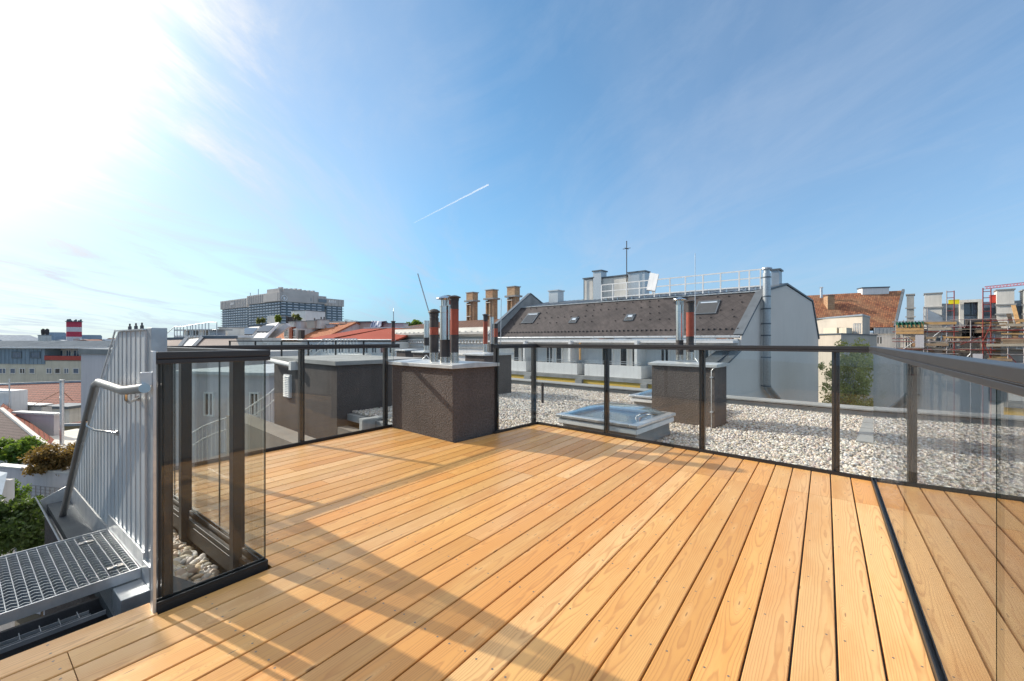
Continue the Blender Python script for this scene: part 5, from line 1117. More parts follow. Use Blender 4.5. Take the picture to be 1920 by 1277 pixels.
# white slanted roofs with slatted skylights
t = thing('white_attic_roof', 'white slanted attic roofs with dark slatted skylights below the hospital', 'building', Matrix.Translation(W(480, 690, 58)))
m = MB(); slab(m, [W(442, 637, 52), W(469, 637, 51), W(487, 612, 58), W(467, 613, 59)], .3); slab(m, [W(470, 638, 51), W(492, 637, 50), W(523, 604, 58), W(500, 608, 58.5)], .3); m.build('white_slope', M_white, t)
m = MB(); slab(m, [W(467, 612.5, 59), W(442, 637, 52), W(440, 637, 52), W(464, 612, 59)], .5); slab(m, [W(464, 613, 59), W(500, 609, 58.4), W(500, 606, 58.4), W(464, 610, 59)], 1.2); m.build('dark_edge', M_zincd, t)
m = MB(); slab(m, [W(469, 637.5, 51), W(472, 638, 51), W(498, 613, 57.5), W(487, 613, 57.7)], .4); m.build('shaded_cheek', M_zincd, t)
def onp(P_, px, py, lift=.12):
    n = (P_[1]-P_[0]).cross(P_[2]-P_[0]).normalized(); n = n if n.z > 0 else -n
    d = Vector(((px-960)/F, 1, -(py-638)/F)); o_ = Vector((0, 0, EYE)); return o_+d*((P_[0]-o_).dot(n)/d.dot(n))+n*lift
PA_ = [W(442, 637, 52), W(469, 637, 51), W(467, 613, 59)]; PB_ = [W(470, 638, 51), W(492, 637, 50), W(500, 608, 58.5)]
for i in range(5): m = MB(); f_ = i*4.6; m.bar(onp(PA_, 453+f_, 629), onp(PA_, 463+f_, 617), .30, .12); m.build('skylight_slat', M_glassd, t)
for i in range(3): m = MB(); f_ = i*7; m.bar(onp(PB_, 486+f_, 624), onp(PB_, 498+f_, 612.5), .45, .14); m.build('skylight', M_glassd, t)
m = MB(); p_ = PL(440, 53, 500, 50); m.M = p_.M; m.box(0, p_.L, 0, 8, -14, p_.p(470, 638)[1]-.3); m.build('wall', M_offw, t)
m = MB(PL(488, 58, 548, 55).M); pq = PL(488, 58, 548, 55); L_ = pq.L; z0 = pq.p(515, 638)[1]; m.prism([(pq.x(487), z0), (pq.x(504), z0), (pq.x(543), pq.p(543, 612)[1]), (pq.x(536), pq.p(536, 606)[1])], 'y', 0, .4); 
tag(m.build('mauve_gable_wall', M_mauve), 'triangular mauve firewall between the white attic roof and the orange roof', 'wall')
# planted terrace and white stair tower in front of the hospital
t = thing('stair_tower', 'white cube-shaped stair tower on the roofs before the hospital', 'building', Matrix.Translation((WX(560, 75), 75, -10)))
ps = PL(545, 76, 574, 74); m = MB(ps.M); box_px(m, ps, 546, 573, 583, 625, 0, 4, zb=-10); m.build('walls', M_white, t); m = MB(ps.M); a, b = ps.x(551), ps.x(573.5); z_ = ps.p(560, 583)[1]; m.box(a, b, -.1, 4.1, z_+.001, z_+.14); m.build('roof_edge', M_zincd, t)
t = thing('planted_terrace', 'roof terrace with pergola and black screens before the hospital', 'terrace', Matrix.Translation((WX(520, 70), 70, -2)))
pt = PL(480, 71, 550, 69); m = MB(pt.M); box_px(m, pt, 482, 548, 607, 615, 0, 3); m.build('slab', M_offw, t)
m = MB(pt.M); box_px(m, pt, 501, 507, 592, 608, .5, 1.5); m.build('white_cabinet', M_white, t)
for a_ in (536, 542.5): m = MB(pt.M); box_px(m, pt, a_, a_+4.5, 594, 608, .2, .5); m.build('black_screen', M_pblack, t)
m = MB(pt.M); z_ = pt.p(520, 594)[1]; m.tube([(pt.x(508), 1, z_-.2), (pt.x(515), 1, z_+.1), (pt.x(525), 1, z_+.15), (pt.x(533), 1, z_)], .07, n=5); m.build('pergola_beam', M_pblack, t)
tree('potted_tree', 'small lime green potted tree on the terrace before the hospital', 'tree', [E(522, 598, 70, 5, 7)], hz(608, 70), 900, .16, L_y, 8, r0=.05)
tree('potted_palm', 'spiky green and brown potted palm beside the white stair tower', 'tree', [E(556, 596, 72.5, 7, 8), E(552, 604, 72.5, 4, 6)], hz(614, 72.5), 900, .26, L_o, 9, r0=.08)
for i, (px_, py_) in enumerate(((486, 602), (493, 600))): tree('potted_shrub', ('small grey green potted shrub at the left end of the planted terrace', 'small pale potted shrub beside the white cabinet on the planted terrace')[i], 'shrub', [E(px_, py_, 70, 4, 5)], hz(609, 70), 350, .14, L_o, 20+i, r0=.03)
# roof terrace with railings, dark brown roofs
t = thing('roof_terrace', 'roof terrace with grey boxes and long deck slab left of the hospital', 'terrace', Matrix.Translation((WX(365, 46), 46, -4)))
pr = PL(318, 48, 412, 45); m = MB(pr.M); box_px(m, pr, 326, 410, 629, 633, 0, 4); m.build('slab', M_white, t)
m = MB(pr.M); box_px(m, pr, 328, 406, 617.5, 619.5, .6, 2.4); m.build('upper_slab', M_conc, t)
for a_, b__ in ((344, 350), (355, 363), (372, 382), (391, 403)): m = MB(pr.M); box_px(m, pr, a_, b__, 619.6, 629, 1, 2.2); m.build('cabinet', (M_offw, M_zincr)[a_ % 2], t)
m = MB(pr.M); box_px(m, pr, 320, 412, 633.1, 680, .3, 8, zb=-12); m.build('wall', M_offw, t)
t = thing('terrace_railing', 'tall grey railing with stair rail around the roof terrace left of the hospital', 'railing', Matrix.Translation(W(365, 632, 46)))
m = MB(pr.M)
def rp(px_, py_): a, z = pr.p(px_, py_, -.1); return (a, -.1, z)
m.tube([rp(311, 627), rp(327, 613), rp(345, 612.5), rp(350, 611), rp(391, 604.5), rp(406.5, 604.5)], .035, n=5); m.tube([rp(327, 620), rp(406, 618)], .025, n=5)
m.build('top_rail', M_galv, t)
for p_ in (327, 332, 338, 344, 351, 357, 361, 367, 373, 379, 385, 391.5, 406.5):
    yt = 613 if p_ < 346 else 611-(p_-350)*.16 if p_ < 391 else 604.5; m = MB(pr.M); m.bar(rp(p_, 633), rp(p_, yt), .06, .06); m.build('post', M_galv, t)
pc = PL(405, 50, 432, 49); chimney('grey chimney block with flat cap right of the roof terrace railing', pc, 410, 427, 615, 635, 0, 2, M_offw, capm=M_conc, cap=.12)
t = thing('brown_mansard_house', 'row of low dark brown roofs with pale sloping dormer faces above the far handrail', 'building', Matrix.Translation((WX(370, 34), 34, -14)))
pz = PL(296, 36, 446, 33); 
m = MB(); slab(m, [W(300, 652, 33), W(335, 652, 32.5), W(349, 636, 36), W(304, 637, 36.5)], .3); slab(m, [W(362, 652, 32), W(450, 652, 31), W(442, 634, 34.5), W(382, 634, 35)], .3); m.build('brown_slope', pmat('taupe_roof', (.27, .215, .185), .8, 0, .1, .5), t)
m = MB(); slab(m, [W(338, 652, 32.4), W(361, 652, 32), W(380, 634, 35), W(352, 636, 36)], .3); m.build('pale_slope', M_white, t)
m = MB(); m.bar(W(304, 636.5, 36.5), W(350, 635.5, 36), .3, .3); m.bar(W(382, 633, 35), W(443, 633, 34.5), .3, .28); m.bar(W(380, 633, 35), W(362, 652, 32), .25, .2); m.bar(W(350, 635, 36), W(336, 652, 32.5), .25, .25); m.build('dark_trim', M_zincd, t)
m = MB(pz.M); m.box(0, pz.L, 0, 7, -14, pz.p(370, 653)[1]-.3); m.build('wall', M_mauve, t)
# neighbour's terrace: dark framed glass railing and white stairs
pn = PL(430, 22, 765, 20.5); L = pn.L
t = thing('glass_railing', 'farther dark framed glass railing of the neighbouring roof terrace', 'glass railing', pn.M @ Matrix.Translation((0, 0, -.3)), None)
zt_ = pn.p(600, 638.8)[1]; m = MB(pn.M); m.box(0, L, -.04, .04, zt_-.05, zt_); m.build('handrail', M_framed, t)
xx = 0
while xx < L-.3:
    m = MB(pn.M); m.box(xx, xx+.06, -.03, .03, zt_-1.05, zt_-.051); m.build('post', M_framed, t)
    m = MB(pn.M); pane(m, xx+.08, min(xx+1.45, L), -.004, zt_-1.0, zt_-.06); m.build('glass_pane', [M_glass, M_gedge], t); xx += 1.5
pw_ = PL(520, 24, 690, 22); t = thing('white_outside_stair', 'white steel outside staircase with slanted railings on the neighbouring roof', 'staircase', pw_.M @ Matrix.Translation((pw_.x(560), 0, -1)))
def sp(px_, py_, y=0): a, z = pw_.p(px_, py_, y); return (a, y, z)
m = MB(pw_.M)
for (p0, p1, y) in (((566, 671), (607, 635.5), 0), ((580, 671), (625, 635.5), .8)): m.bar(sp(*p0, y), sp(*p1, y), .05, .05); m.bar(sp(p0[0]+12, p0[1]+2, y), sp(p1[0]+12, p1[1]+6, y), .05, .05)
m.bar(sp(607, 635.5), sp(668.5, 635.5), .05, .05); m.bar(sp(625, 635.5, .8), sp(668.5, 635.5, .8), .05, .05); m.build('slanted_rail', M_white, t)
for i in range(11): p_ = 609+i*6; m = MB(pw_.M); m.bar(sp(p_, 664), sp(p_, 635.6), .045, .045); m.build('baluster', M_white, t)
m = MB(pw_.M); m.box(pw_.x(605), pw_.x(670), -.1, 1.2, pw_.p(640, 668)[1], pw_.p(640, 664.5)[1]); m.build('landing', M_white, t)
# near dark volumes behind the far railing
cx_, cy_ = -3.34, 8.0; bx, bl = .670*cx_+.742*cy_, .670*cy_-.742*cx_
t = thing('roof_access_volume', 'low dark brown rendered roof volume with flat grey top behind the glass railing', 'roof structure', FF @ Matrix.Translation((bx, bl, -3)))
m = MB(FF); m.box(bx, bx+2.0, bl, bl+3.3, -4, .72); m.build('rendered_body', M_stucco2, t)
m = MB(FF); m.box(bx-.06, bx+2.06, bl-.06, bl+3.36, .721, .80); m.build('flat_roof_edge', M_conc, t)
m = MB(FF); fx, fl = bx, bl+2.2; zv0, zv1 = -.10, .42
m.box(fx-.05, fx, fl, fl+.36, zv0, zv1); k = zv0+.03
while k < zv1-.03: m.add([(fx-.05, fl+.02, k+.02), (fx-.05, fl+.34, k+.02), (fx-.075, fl+.34, k), (fx-.075, fl+.02, k)], [(0, 1, 2, 3), (3, 2, 1, 0)]); k += .04
m.build('louvre_vent', M_white, t)
m = MB(FF); m.tube([(bx-.12, bl+1.9, .66), (bx-.12, bl+3.3, .72)], .05, n=10); m.box(bx-.17, bx-.0, bl+1.8, bl+1.92, .55, .74); m.build('awning_roll', [M_white], t)
m = MB(FF); m.box(3.2, bx-.9, 5.25, 11.5, -4, -.55); m.box(3.9, bx, 5.2, bl-.02, -.8, -.45)
tag(m.build('lower_terrace', M_browntile if False else M_stuccog), 'lower brown terrace level under the roof volume with the white louvre vent', 'terrace')
m = MB(FF); gx0, gx1 = 4.25, bx-.05; m.box(gx0, gx1, bl-1.05, bl-.95, -.449, -.2); m.box(gx0, gx0+.1, bl-.949, bl+.6, -.449, -.2); m.box(gx0-.02, gx1, bl-1.07, bl-.93, -.199, -.17)
tag(m.build('gutter_kerb', M_cap), 'pale metal kerb and gutter at the corner of the dark roof volume', 'gutter')
m = MB(FF); m.tube([(4.02, 5.25, -.30), (4.15, 5.8, -.36), (4.35, 6.6, -.40)], .035, n=8); tag(m.build('red_hose', M_red), 'red tube lying beside the large chimney housing outside the glass', 'hose')
# white curved stair rail in the courtyard
t = thing('spiral_stair', 'white curved staircase railing rising in the courtyard behind the glass', 'staircase', Matrix.Translation(W(430, 860, 12)))
top = [W(p_, q_, 12+z_) for p_, q_, z_ in ((346, 834, -1), (360, 812, -.6), (380, 800, -.2), (405, 790, .3), (430, 782, .7), (455, 772, 1.0), (480, 755, 1.2), (505, 738, 1.3), (520, 724, 1.4))]
m = MB(); m.tube(top, .022, n=6); m.tube([p+Vector((0, 0, -.35)) for p in top], .018, n=6); m.build('handrail', M_white, t)
for i, p in enumerate(top[1:]):
    for f_ in (0, .33, .66):
        q = p.lerp(top[i], f_); m = MB(); m.tube([q, q+Vector((0, 0, -1.0))], .012, n=5); m.build('baluster', M_white, t)
m = MB()
for i in range(8): a_, b__ = top[i]+Vector((0, 0, -1.0)), top[i+1]+Vector((0, 0, -1.0)); m.add([a_, b__, b__+Vector((.1, 1.0, 0)), a_+Vector((.1, 1.0, 0)), a_+Vector((0, 0, -.22)), b__+Vector((0, 0, -.22))], [(0, 1, 2, 3), (0, 4, 5, 1)])
m.build('string', M_white, t)
m = MB(); pk = PL(325, 15, 505, 14); m.M = pk.M; m.box(0, pk.L, 0, 6, -13, pk.p(400, 702)[1])
t = thing('courtyard_house', 'pale courtyard wall with windows seen through the glass screen', 'building', pk.M @ Matrix.Translation((0, 0, -13))); m.build('wall', M_mauve, t)
for a_ in (345, 385, 430, 470): wpx(t, pk, a_, a_+18, 735, 780, 0, mull=1, fr=.05)
m = MB(pk.M); m.box(-.1, pk.L+.1, -.12, 6.1, pk.p(400, 702)[1]+.001, pk.p(400, 702)[1]+.1); m.build('coping', M_cap, t)

# ================================================================ right: old red roof, beige blocks, birch, scaffolded house
pl = PL(1500, 52, 1704, 49); ze = pl.p(1620, 614)[1]; L = pl.L; xv = pl.x(1676); zr_ = pl.p(1600, 550, 6)[1]
t = thing('old_red_roof_house', 'white house with large weathered red tiled roof right of the grey gable', 'building', pl.M @ Matrix.Translation((0, 0, -13)))
m = MB(pl.M); m.box(0, L, .1, 12, -13, ze-.6); m.build('wall', M_white, t)
m = MB(pl.M); x_r = pl.x(1692, 6); slab(m, [(-2, 0, ze), (xv, 0, ze), (x_r, 6, zr_+.2), (-2, 6, zr_-.3)], .3); slab(m, [(-2, 6, zr_-.3), (x_r, 6, zr_+.2), (xv+1, 12, ze), (-2, 12, ze)], .3); m.build('tiled_roof', M_redold, t)
m = MB(pl.M); m.bar((xv+.1, 0, ze+.05), (x_r+.1, 6, zr_+.25), .25, .3); m.add([(xv, .1, ze-.3), (xv+1, 12, ze-.3), (x_r, 6, zr_-.1)], [(0, 1, 2), (2, 1, 0)]); m.build('verge', M_zincd, t)
m = MB(pl.M); m.box(pl.x(1638), xv+.8, -.25, .1, ze-.75, ze-.05); 
for i in range(6): m.box(pl.x(1640+i*7), pl.x(1640+i*7)+.06, -.3, -.25, ze-.75, ze-.05)
m.build('zinc_apron', M_zincr, t)
wpx(t, pl, 1642, 1655, 630, 646, .08, mull=1, fr=.12); wpx(t, pl, 1522, 1530, 608, 626, .08, mull=0, fr=.12)
chimney('wide white chimney block on the ridge of the weathered red roof', pl, 1617, 1667, 540, 552, 5.5, 1.2, M_white, capm=M_zincd, cap=.14)
chimney('tall brick chimney breaking through the left part of the weathered red roof', pl, 1552, 1565, 554, 600, 3.0, 1.2, M_brickch, capm=M_zincd, cap=.06)
m = MB(pl.M); x = pl.x(1540, 5); m.lathe((x, 5, zr_-.6), [(.16, 0), (.16, 1.3), (.24, 1.35), (.01, 1.5)], n=10); tag(m.build('steel_flue', M_galvl), 'small silver flue on the left ridge of the weathered red roof', 'flue')
# beige blocks
def PXY(px, Z): return (WX(px, Z), Z)
t = thing('beige_block_house', 'stepped beige rendered house with flat roofs behind the birch tree', 'building', Matrix.Translation((23, 33, -13)))
a_, b_, c_ = PXY(1520, 35), PXY(1577, 30), PXY(1644, 37.5)
m = MB(); block(m, [a_, b_, c_, (c_[0]-4, c_[1]+8), (a_[0], a_[1]+8)], -13, hz(627, 30)); m.build('lower_block', M_beige, t)
m = MB(); block(m, [(p[0], p[1]) for p in (PXY(1519, 34.8), PXY(1577, 29.85), PXY(1646, 37.5), (c_[0]-4, c_[1]+8.2), (a_[0]-.2, a_[1]+8.2))], hz(627, 30)+.001, hz(627, 30)+.09); m.build('lower_coping', M_zincd, t)
a2, b2, c2 = PXY(1552, 39), PXY(1617, 34.5), PXY(1631, 37.5); z1 = hz(592, 34.5)
m = MB(); block(m, [a2, b2, c2, (c2[0]-3, c2[1]+4), (a2[0], a2[1]+4)], hz(627, 30)+.1, z1); m.build('upper_block', M_beige, t)
m = MB(); block(m, [PXY(1551, 39), PXY(1617, 34.3), PXY(1632, 37.5), (c2[0]-3, c2[1]+4.2), (a2[0]-.2, a2[1]+4.2)], z1+.001, z1+.13); m.build('upper_coping', M_zincr, t)
m = MB(); block(m, [PXY(1544, 36), PXY(1569, 34), PXY(1590, 35.5), PXY(1560, 38)], hz(627, 30)+.1, hz(614, 34)); block(m, [PXY(1573, 33.6), PXY(1587, 32.8), PXY(1598, 34), PXY(1580, 34.6)], hz(627, 30)+.1, hz(614.5, 33)); m.build('parapet_box', M_cream, t)
m = MB()
for p_ in range(1601, 1616, 3): m.bar(W(p_, 625, 33.5), W(p_, 607, 33.5), .04, .04)
m.bar(W(1601, 607, 33.5), W(1615, 607, 33.5), .04, .04); m.build('privacy_slats', M_galv, t)
birch = pmat('birch_bark', (.55, .52, .46), .85, 0, .4, 14)
tree('birch_tree', 'slender birch tree with sparse olive leaves in front of the beige house', 'tree',
     [E(1592, 652, 25, 28, 16), E(1575, 690, 24.5, 26, 32), E(1600, 700, 24, 34, 40), E(1620, 680, 25, 22, 32), E(1565, 735, 24, 22, 26), E(1612, 750, 24, 30, 30), E(1585, 775, 24, 40, 26)], -13, 11000, .065, L_birch, 11, bark=birch, trunks=3, r0=.05)
# scaffolded house
ps = PL(1688, 46, 1990, 38.5); L = ps.L; M_ = ps.M
def sz(py, y0=0): return ps.p(1800, py, y0)[1]
t = thing('scaffolded_house', 'house under renovation with raw plaster walls and zinc attic behind scaffolding', 'building', M_ @ Matrix.Translation((0, 0, -13)))
m = MB(M_); m.box(0, ps.x(1801), 0, 12, -13, sz(620)); m.box(ps.x(1840), L, 0, 12, -13, sz(620)); m.box(ps.x(1801), ps.x(1840), 2.5, 12, -13, sz(620)); m.build('raw_wall', pmat('raw_plaster', (.66, .61, .55), .9, 0, .3, .6, bs=12, bd=.01), t)
m = MB(M_); m.box(ps.x(1765, 2.5), L, 2.5, 11, sz(620), sz(568, 2.5)); m.build('zinc_attic', M_zincr, t)
m = MB(M_); a, b = ps.x(1799, 1.5), ps.x(1842, 1.5); m.box(a, b, 1.3, 2.5, sz(566), sz(561)); m.box(a, a+.3, 1.3, 2.5, sz(620), sz(566.1)); m.box(b-.3, b, 1.3, 2.5, sz(620), sz(566.1)); m.build('dormer_frame', M_offw, t)
for pa, pb, ya, yb in ((1775, 1785, 577, 592), (1788, 1796, 577, 592), (1803, 1838, 567, 592), (1846, 1856, 577, 592), (1860, 1867, 577, 592), (1906, 1919, 574, 590), (1930, 1945, 574, 590)): wpx(t, ps, pa, pb, ya, yb, 2.45, mull=1, fr=.12, fm=M_zincd, glass=M_glassb)
for pa, pb in ((1696, 1708), (1722, 1733), (1753, 1766), (1776, 1788), (1850, 1860), (1878, 1896)): wpx(t, ps, pa, pb, 631, 653, 0, mull=0 if pa % 2 else 1, fr=.1, fm=M_offw); wpx(t, ps, pa, pb, 676, 702, 0, mull=1, fr=.1, fm=M_offw)
m = MB(M_); m.prism([(ps.x(1735), sz(608)), (ps.x(1768), sz(608)), (ps.x(1768), sz(594)), (ps.x(1736), sz(575))], 'y', .6, 2.4); m.build('grey_gable', M_zincr, t)
for (za, zb_) in ((620, 616), (655, 652)): m = MB(M_); m.box(-.5, L, -.35, 0, sz(za), sz(zb_)); m.build('floor_slab', M_conc, t)
for lab, pa, pb, ya, y0 in (('grey rendered chimney right of the weathered red roof', 1700, 1714, 553, 3), ('broad raw plaster chimney left of the yellow sheet', 1734, 1766, 551, 2), ('large tapered raw plaster chimney right of the red scaffold tower', 1869, 1902, 544, 1.5), ('raw plaster chimney cut by the right picture edge above the scaffold', 1919, 1950, 544, 1.5)):
    tt = chimney(lab, ps, pa, pb, ya, 612, y0, 2.0, M_offw if pa != 1700 else M_conc, capm=M_conc, cap=.12, zb=sz(616))
    m = MB(M_); a, b = ps.x(pa, y0), ps.x(pb, y0); 
    for q_ in (.35, .6):
        zq = sz(616)+(ps.p((pa+pb)/2, ya, y0)[1]-sz(616))*q_; m = MB(M_); m.box(a-.12, b+.12, y0-.12, y0-.001, zq, zq+.14); m.build('ledge', M_conc, tt)
# scaffolding
M_scr = pmat('scaffold_red', (.30, .05, .04), .6, .2, .3, 5); M_scg = pmat('scaffold_grey', (.45, .40, .38), .5, .4, .3, 5)
t = thing('scaffolding', 'multi level tube scaffolding with red stair tower in front of the raw plaster house', 'scaffolding', M_ @ Matrix.Translation((0, -1.5, -13)))
posts = [(1680, 598, 0), (1694, 600, 0), (1732, 575, 0), (1739, 578, 0), (1775, 545, 0), (1789, 545, 0), (1820, 600, 0), (1843, 540, 1), (1858, 541, 1), (1890, 600, 0), (1920, 590, 0), (1950, 590, 0)]
for px_, yt, red in posts:
    for y in (-1.9, -.9):
        m = MB(M_); x = ps.x(px_, y); m.tube([(x, y, -12.5), (x, y, ps.p(px_, yt, y)[1])], .045, n=6); m.build('standard', M_scr if red or px_ == 1789 else M_scg, t)
rg = random.Random(4)
for lv in (602, 612, 622, 634, 640, 655, 662, 676, 690, 704):
    for (pa, pb) in ((1680, 1739), (1739, 1789), (1789, 1858), (1858, 1950)):
        for _q in range(2 if rg.random() < .6 else 1): m = MB(M_); y = rg.choice((-1.95, -.85)); j = rg.uniform(-.1, .1); m.tube([(ps.x(pa, y)-.3, y, sz(lv)+j), (ps.x(pb, y)+.3, y, sz(lv)+j)], .035, n=5); m.build('ledger', M_scr if rg.random() < .3 else M_scg, t)
for lv in (552, 563, 575, 587): m = MB(M_); m.tube([(ps.x(1843, -1.9), -1.9, sz(lv)), (ps.x(1858, -1.9), -1.9, sz(lv))], .035, n=5); m.tube([(ps.x(1775, -1.9), -1.9, sz(lv-3)), (ps.x(1789, -1.9), -1.9, sz(lv-3))], .035, n=5); m.build('ledger', M_scr, t)
for (p0, p1) in (((1694, 655), (1732, 628)), ((1700, 632), (1732, 655)), ((1739, 640), (1775, 612)), ((1843, 640), (1858, 612)), ((1858, 670), (1843, 640)), ((1801, 646), (1843, 632)), ((1789, 690), (1820, 662)), ((1890, 662), (1920, 690))):
    m = MB(M_); m.tube([(ps.x(p0[0], -1.95), -1.95, sz(p0[1])), (ps.x(p1[0], -1.95), -1.95, sz(p1[1]))], .03, n=5); m.build('brace', M_scr if p0[0] > 1790 else M_galvl, t)
for lv in (618.5, 654, 690): m = MB(M_); m.box(ps.x(1680, -1.4), L, -1.85, -.92, sz(lv), sz(lv)+.06); m.build('walk_boards', pmat('weathered_boards', (.40, .33, .25), .85, 0, .3, 2), t)
m = MB(M_); a, b = ps.x(1680, -2.05), ps.x(1732, -2.05)
for k_ in range(3): m.box(a, b, -2.08, -2.04, sz(626)+k_*.34, sz(626)+k_*.34+.28)
tag(m.build('formwork_boards', M_wood_or), 'orange timber boards fixed along the left end of the scaffolding', 'timber boards')
m = MB(M_); n_ = 24; vs = []
for i in range(n_+1):
    for j in range(3): vs.append((a+(b-a)*i/n_, -2.05+.12*math.sin(i*1.7+j), sz(613)+j*.28+.06*math.sin(i*2.3)))
m.add(vs, [(i*3+j, (i+1)*3+j, (i+1)*3+j+1, i*3+j+1) for i in range(n_) for j in range(2)]); tag(m.build('green_netting', pmat('netting', (.02, .11, .07), .8)), 'dark green netting above the orange scaffold boards', 'netting')
m = MB(M_); a, b = ps.x(1778, 1), ps.x(1799, 1); m.box(a, b, .95, 1.0, sz(570, 1), sz(562, 1)); m.box(a, b, .93, 1.02, sz(562, 1), sz(562, 1)+.04)
tag(m.build('yellow_sheet', pmat('yellow_plastic', (.80, .68, .02), .5)), 'bright yellow sheet hanging on the scaffolded roof', 'sheet')
m = MB(M_); a, b = ps.x(1803, -.4), ps.x(1840, -.4); n_ = 16; vs = []
for i in range(n_+1):
    for j in range(6): vs.append((a+(b-a)*i/n_, -.4+rg.uniform(-.22, .12), sz(632)+(sz(613)-sz(632))*j/5+rg.uniform(-.12, .12)))
m.add(vs, [(i*6+j, (i+1)*6+j, (i+1)*6+j+1, i*6+j+1) for i in range(n_) for j in range(5)]); tag(m.build('plastic_tarpaulin', pmat('black_plastic', (.03, .03, .035), .22, 0, .2, 4)), 'crumpled black plastic tarpaulin on the scaffolded facade', 'tarpaulin')
m = MB(M_); x, z_ = ps.p(1811, 605, 0); m.tube([(x, -.5, z_), (x+1.6, -.1, z_+.05)], .32, n=12); tag(m.build('rubble_pipe', M_pblack), 'large black pipe end lying on the scaffolded terrace', 'pipe')
for i, (p0, p1, mm, lab) in enumerate((((1862, 592), (1874, 616), M_pblack, 'dark plank leaning against the large tapered plaster chimney'), ((1901, 572), (1911, 614), M_wood_or, 'long orange plank leaning right of the large tapered plaster chimney'), ((1892, 588), (1899, 616), M_bark, 'short brown board leaning in front of the tapered plaster chimney'))):
    m = MB(M_); q0, q1 = ps.p(*p0, .6), ps.p(*p1, -.5); m.bar((q0[0], .9, q0[1]), (q1[0], -.5, q1[1]), .28, .06); tag(m.build('leaning_plank', mm), lab, 'plank')
m = MB(M_); x, z_ = ps.p(1866, 562, 2); m.box(x-.3, x+.4, 2, 3, z_-.3, z_+.45); m.box(x-.35, x+.45, 1.95, 3.05, z_+.45, z_+.5); tag(m.build('red_roof_box', M_red), 'red box on the attic roof beside the red scaffold tower', 'box')
ws = [pmat('scaffold_board_%d' % i, c, .8, 0, .3, 2) for i, c in enumerate(((.55, .33, .14), (.36, .25, .16), (.48, .40, .30)))]
for i in range(26):
    pa = rg.uniform(1680, 1925); m = MB(M_); lv = sz(rg.choice((606, 614, 624, 636, 644, 650, 658, 668, 680, 692)))+rg.uniform(-.2, .2); x = ps.x(pa, -1.8); y = rg.choice((-1.80, -1.99)); m.bar((x, y, lv), (x+rg.uniform(1.2, 2.8), y, lv+rg.uniform(-.08, .08)), .04, rg.uniform(.12, .3)); m.build('guard_board', ws[i % 3], t)
for pa in (1760, 1848, 1905):
    m = MB(M_); x = ps.x(pa, -1.4); 
    for d in (0, .38): m.bar((x+d, -1.55, sz(655)), (x+d+.3, -1.1, sz(620)), .05, .05)
    for q in range(7): m.bar((x+.3*q/7, -1.55+.45*q/7, sz(655)+(sz(620)-sz(655))*(q+.5)/7), (x+.38+.3*q/7, -1.55+.45*q/7, sz(655)+(sz(620)-sz(655))*(q+.5)/7), .03, .03)
    m.build('ladder', M_galvl, t)
hs_ = [o for o in bpy.data.objects if o.name.startswith('scaffolded_house')][0]
for pa, pb, ya, yb in ((1709, 1721, 632, 650), (1741, 1752, 655, 676), (1767, 1775, 628, 668), (1861, 1876, 634, 668), (1841, 1849, 625, 650), (1897, 1912, 622, 645)):
    m = MB(M_); m.box(ps.x(pa), ps.x(pb), -.035, -.001, sz(yb), sz(ya)); m.build('brick_patch', M_brickch, hs_)
for pa, pb, ya, yb in ((1716, 1732, 628, 652), (1820, 1838, 662, 690)):
    m = MB(M_); m.box(ps.x(pa), ps.x(pb), -2.06, -2.02, sz(yb), sz(ya)); m.build('debris_sheet', M_mauve, t)
# cranes
def crane(label, pts, mat, w_=.5):
    t = thing('construction_crane', label, 'crane', Matrix.Translation(pts[0])); a, b = Vector(pts[0]), Vector(pts[1]); n_ = 22; m = MB()
    off_ = [Vector((0, 0, w_)), Vector((0, -w_*.5, 0)), Vector((0, w_*.5, 0))]
    for o_ in off_: m.bar(a+o_, b+o_, .12, .12)
    for i in range(n_):
        p, q = a.lerp(b, i/n_), a.lerp(b, (i+1)/n_); m.bar(p+off_[0], q+off_[1], .07, .07); m.bar(p+off_[1], q+off_[0], .07, .07)
    m.build('jib', mat, t)
    c = Vector(pts[2]); m = MB()
    for dx in (-w_*.6, w_*.6):
        for dy in (-w_*.6, w_*.6): m.bar((c.x+dx, c.y+dy, -20), (c.x+dx, c.y+dy, c.z), .14, .14)
    z_ = -20
    while z_ < c.z-1: m.bar((c.x-w_*.6, c.y-w_*.6, z_), (c.x+w_*.6, c.y-w_*.6, z_+1.2), .08, .08); z_ += 1.2
    m.build('mast', mat, t)
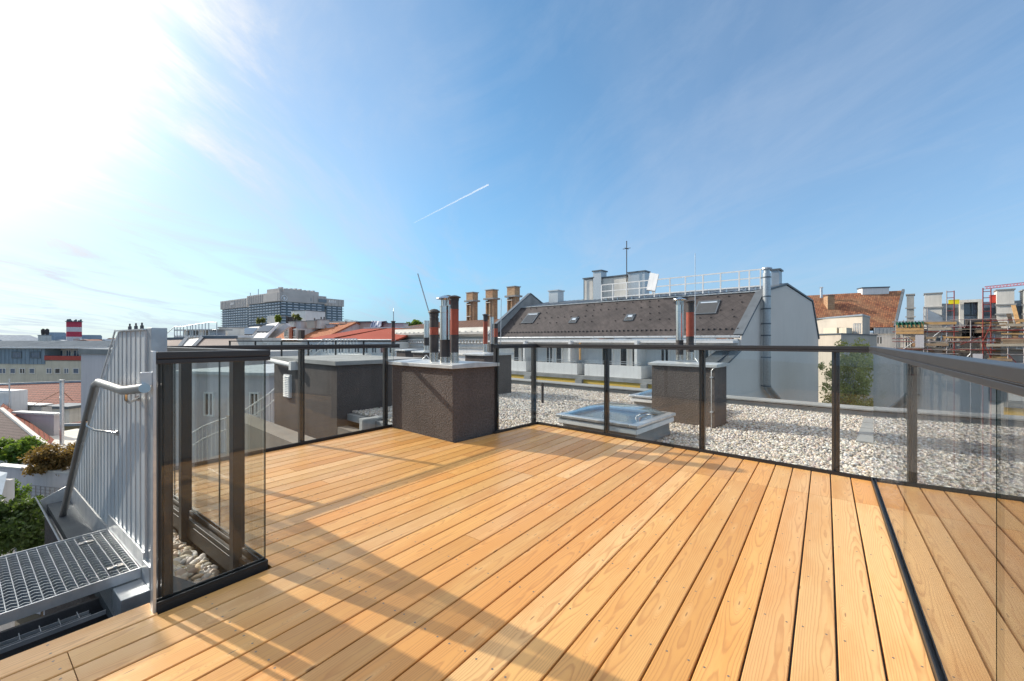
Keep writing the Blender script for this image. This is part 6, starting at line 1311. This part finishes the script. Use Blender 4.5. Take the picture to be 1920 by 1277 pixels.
crane('pink red crane jib reaching in above the scaffolded house', [W(1846, 542, 90), W(1990, 527, 84), W(1955, 531, 85)], pmat('crane_red', (.62, .16, .18), .6))
crane('pale distant crane jib between the hospital and the tarpaulin', [W(646, 601, 240), W(692, 610, 235), W(649, 600, 240)], pmat('crane_pale', (.6, .55, .5), .6), .9)
# big tree tops behind the cornice house
tree('roof_garden_tree', 'green tree top behind the brown tiled roof left of the flue pipes', 'tree', [E(779, 607, 70, 9, 8), E(766, 611, 70, 7, 5)], -13, 2500, .2, L_g, 14)
# contrail
m = MB(); a_, b_ = W(776, 418, 9000), W(916, 346, 9000); n_ = 24; pts = [a_.lerp(b_, i/n_)+Vector((0, 0, 2*math.sin(i*1.3))) for i in range(n_+1)]
m.tube(pts, [9+8*(i/n_) for i in range(n_+1)], n=8); mm, nt_, b_p = newmat('ice_trail'); b_p.inputs['Base Color'].default_value = (.9, .9, .9, 1)
trn = N(nt_, 'ShaderNodeBsdfTranslucent'); trn.inputs[0].default_value = (.95, .95, .95, 1); dif = N(nt_, 'ShaderNodeBsdfDiffuse'); dif.inputs[0].default_value = (.95, .95, .95, 1)
tsp = N(nt_, 'ShaderNodeBsdfTransparent'); m1_ = N(nt_, 'ShaderNodeMixShader'); m2_ = N(nt_, 'ShaderNodeMixShader'); lk(nt_, trn.outputs[0], m1_.inputs[1]); lk(nt_, dif.outputs[0], m1_.inputs[2]); m1_.inputs[0].default_value = .45
gx = N(nt_, 'ShaderNodeTexCoord'); se_ = N(nt_, 'ShaderNodeSeparateXYZ'); lk(nt_, gx.outputs['Generated'], se_.inputs[0]); lk(nt_, mth(nt_, 'ADD', mth(nt_, 'MULTIPLY', se_.outputs[0], .38), .10), m2_.inputs[0])
lk(nt_, tsp.outputs[0], m2_.inputs[1]); lk(nt_, m1_.outputs[0], m2_.inputs[2]); lk(nt_, m2_.outputs[0], [x for x in nt_.nodes if x.type == 'OUTPUT_MATERIAL'][0].inputs[0])
o = m.build('contrail', mm, kind='structure')
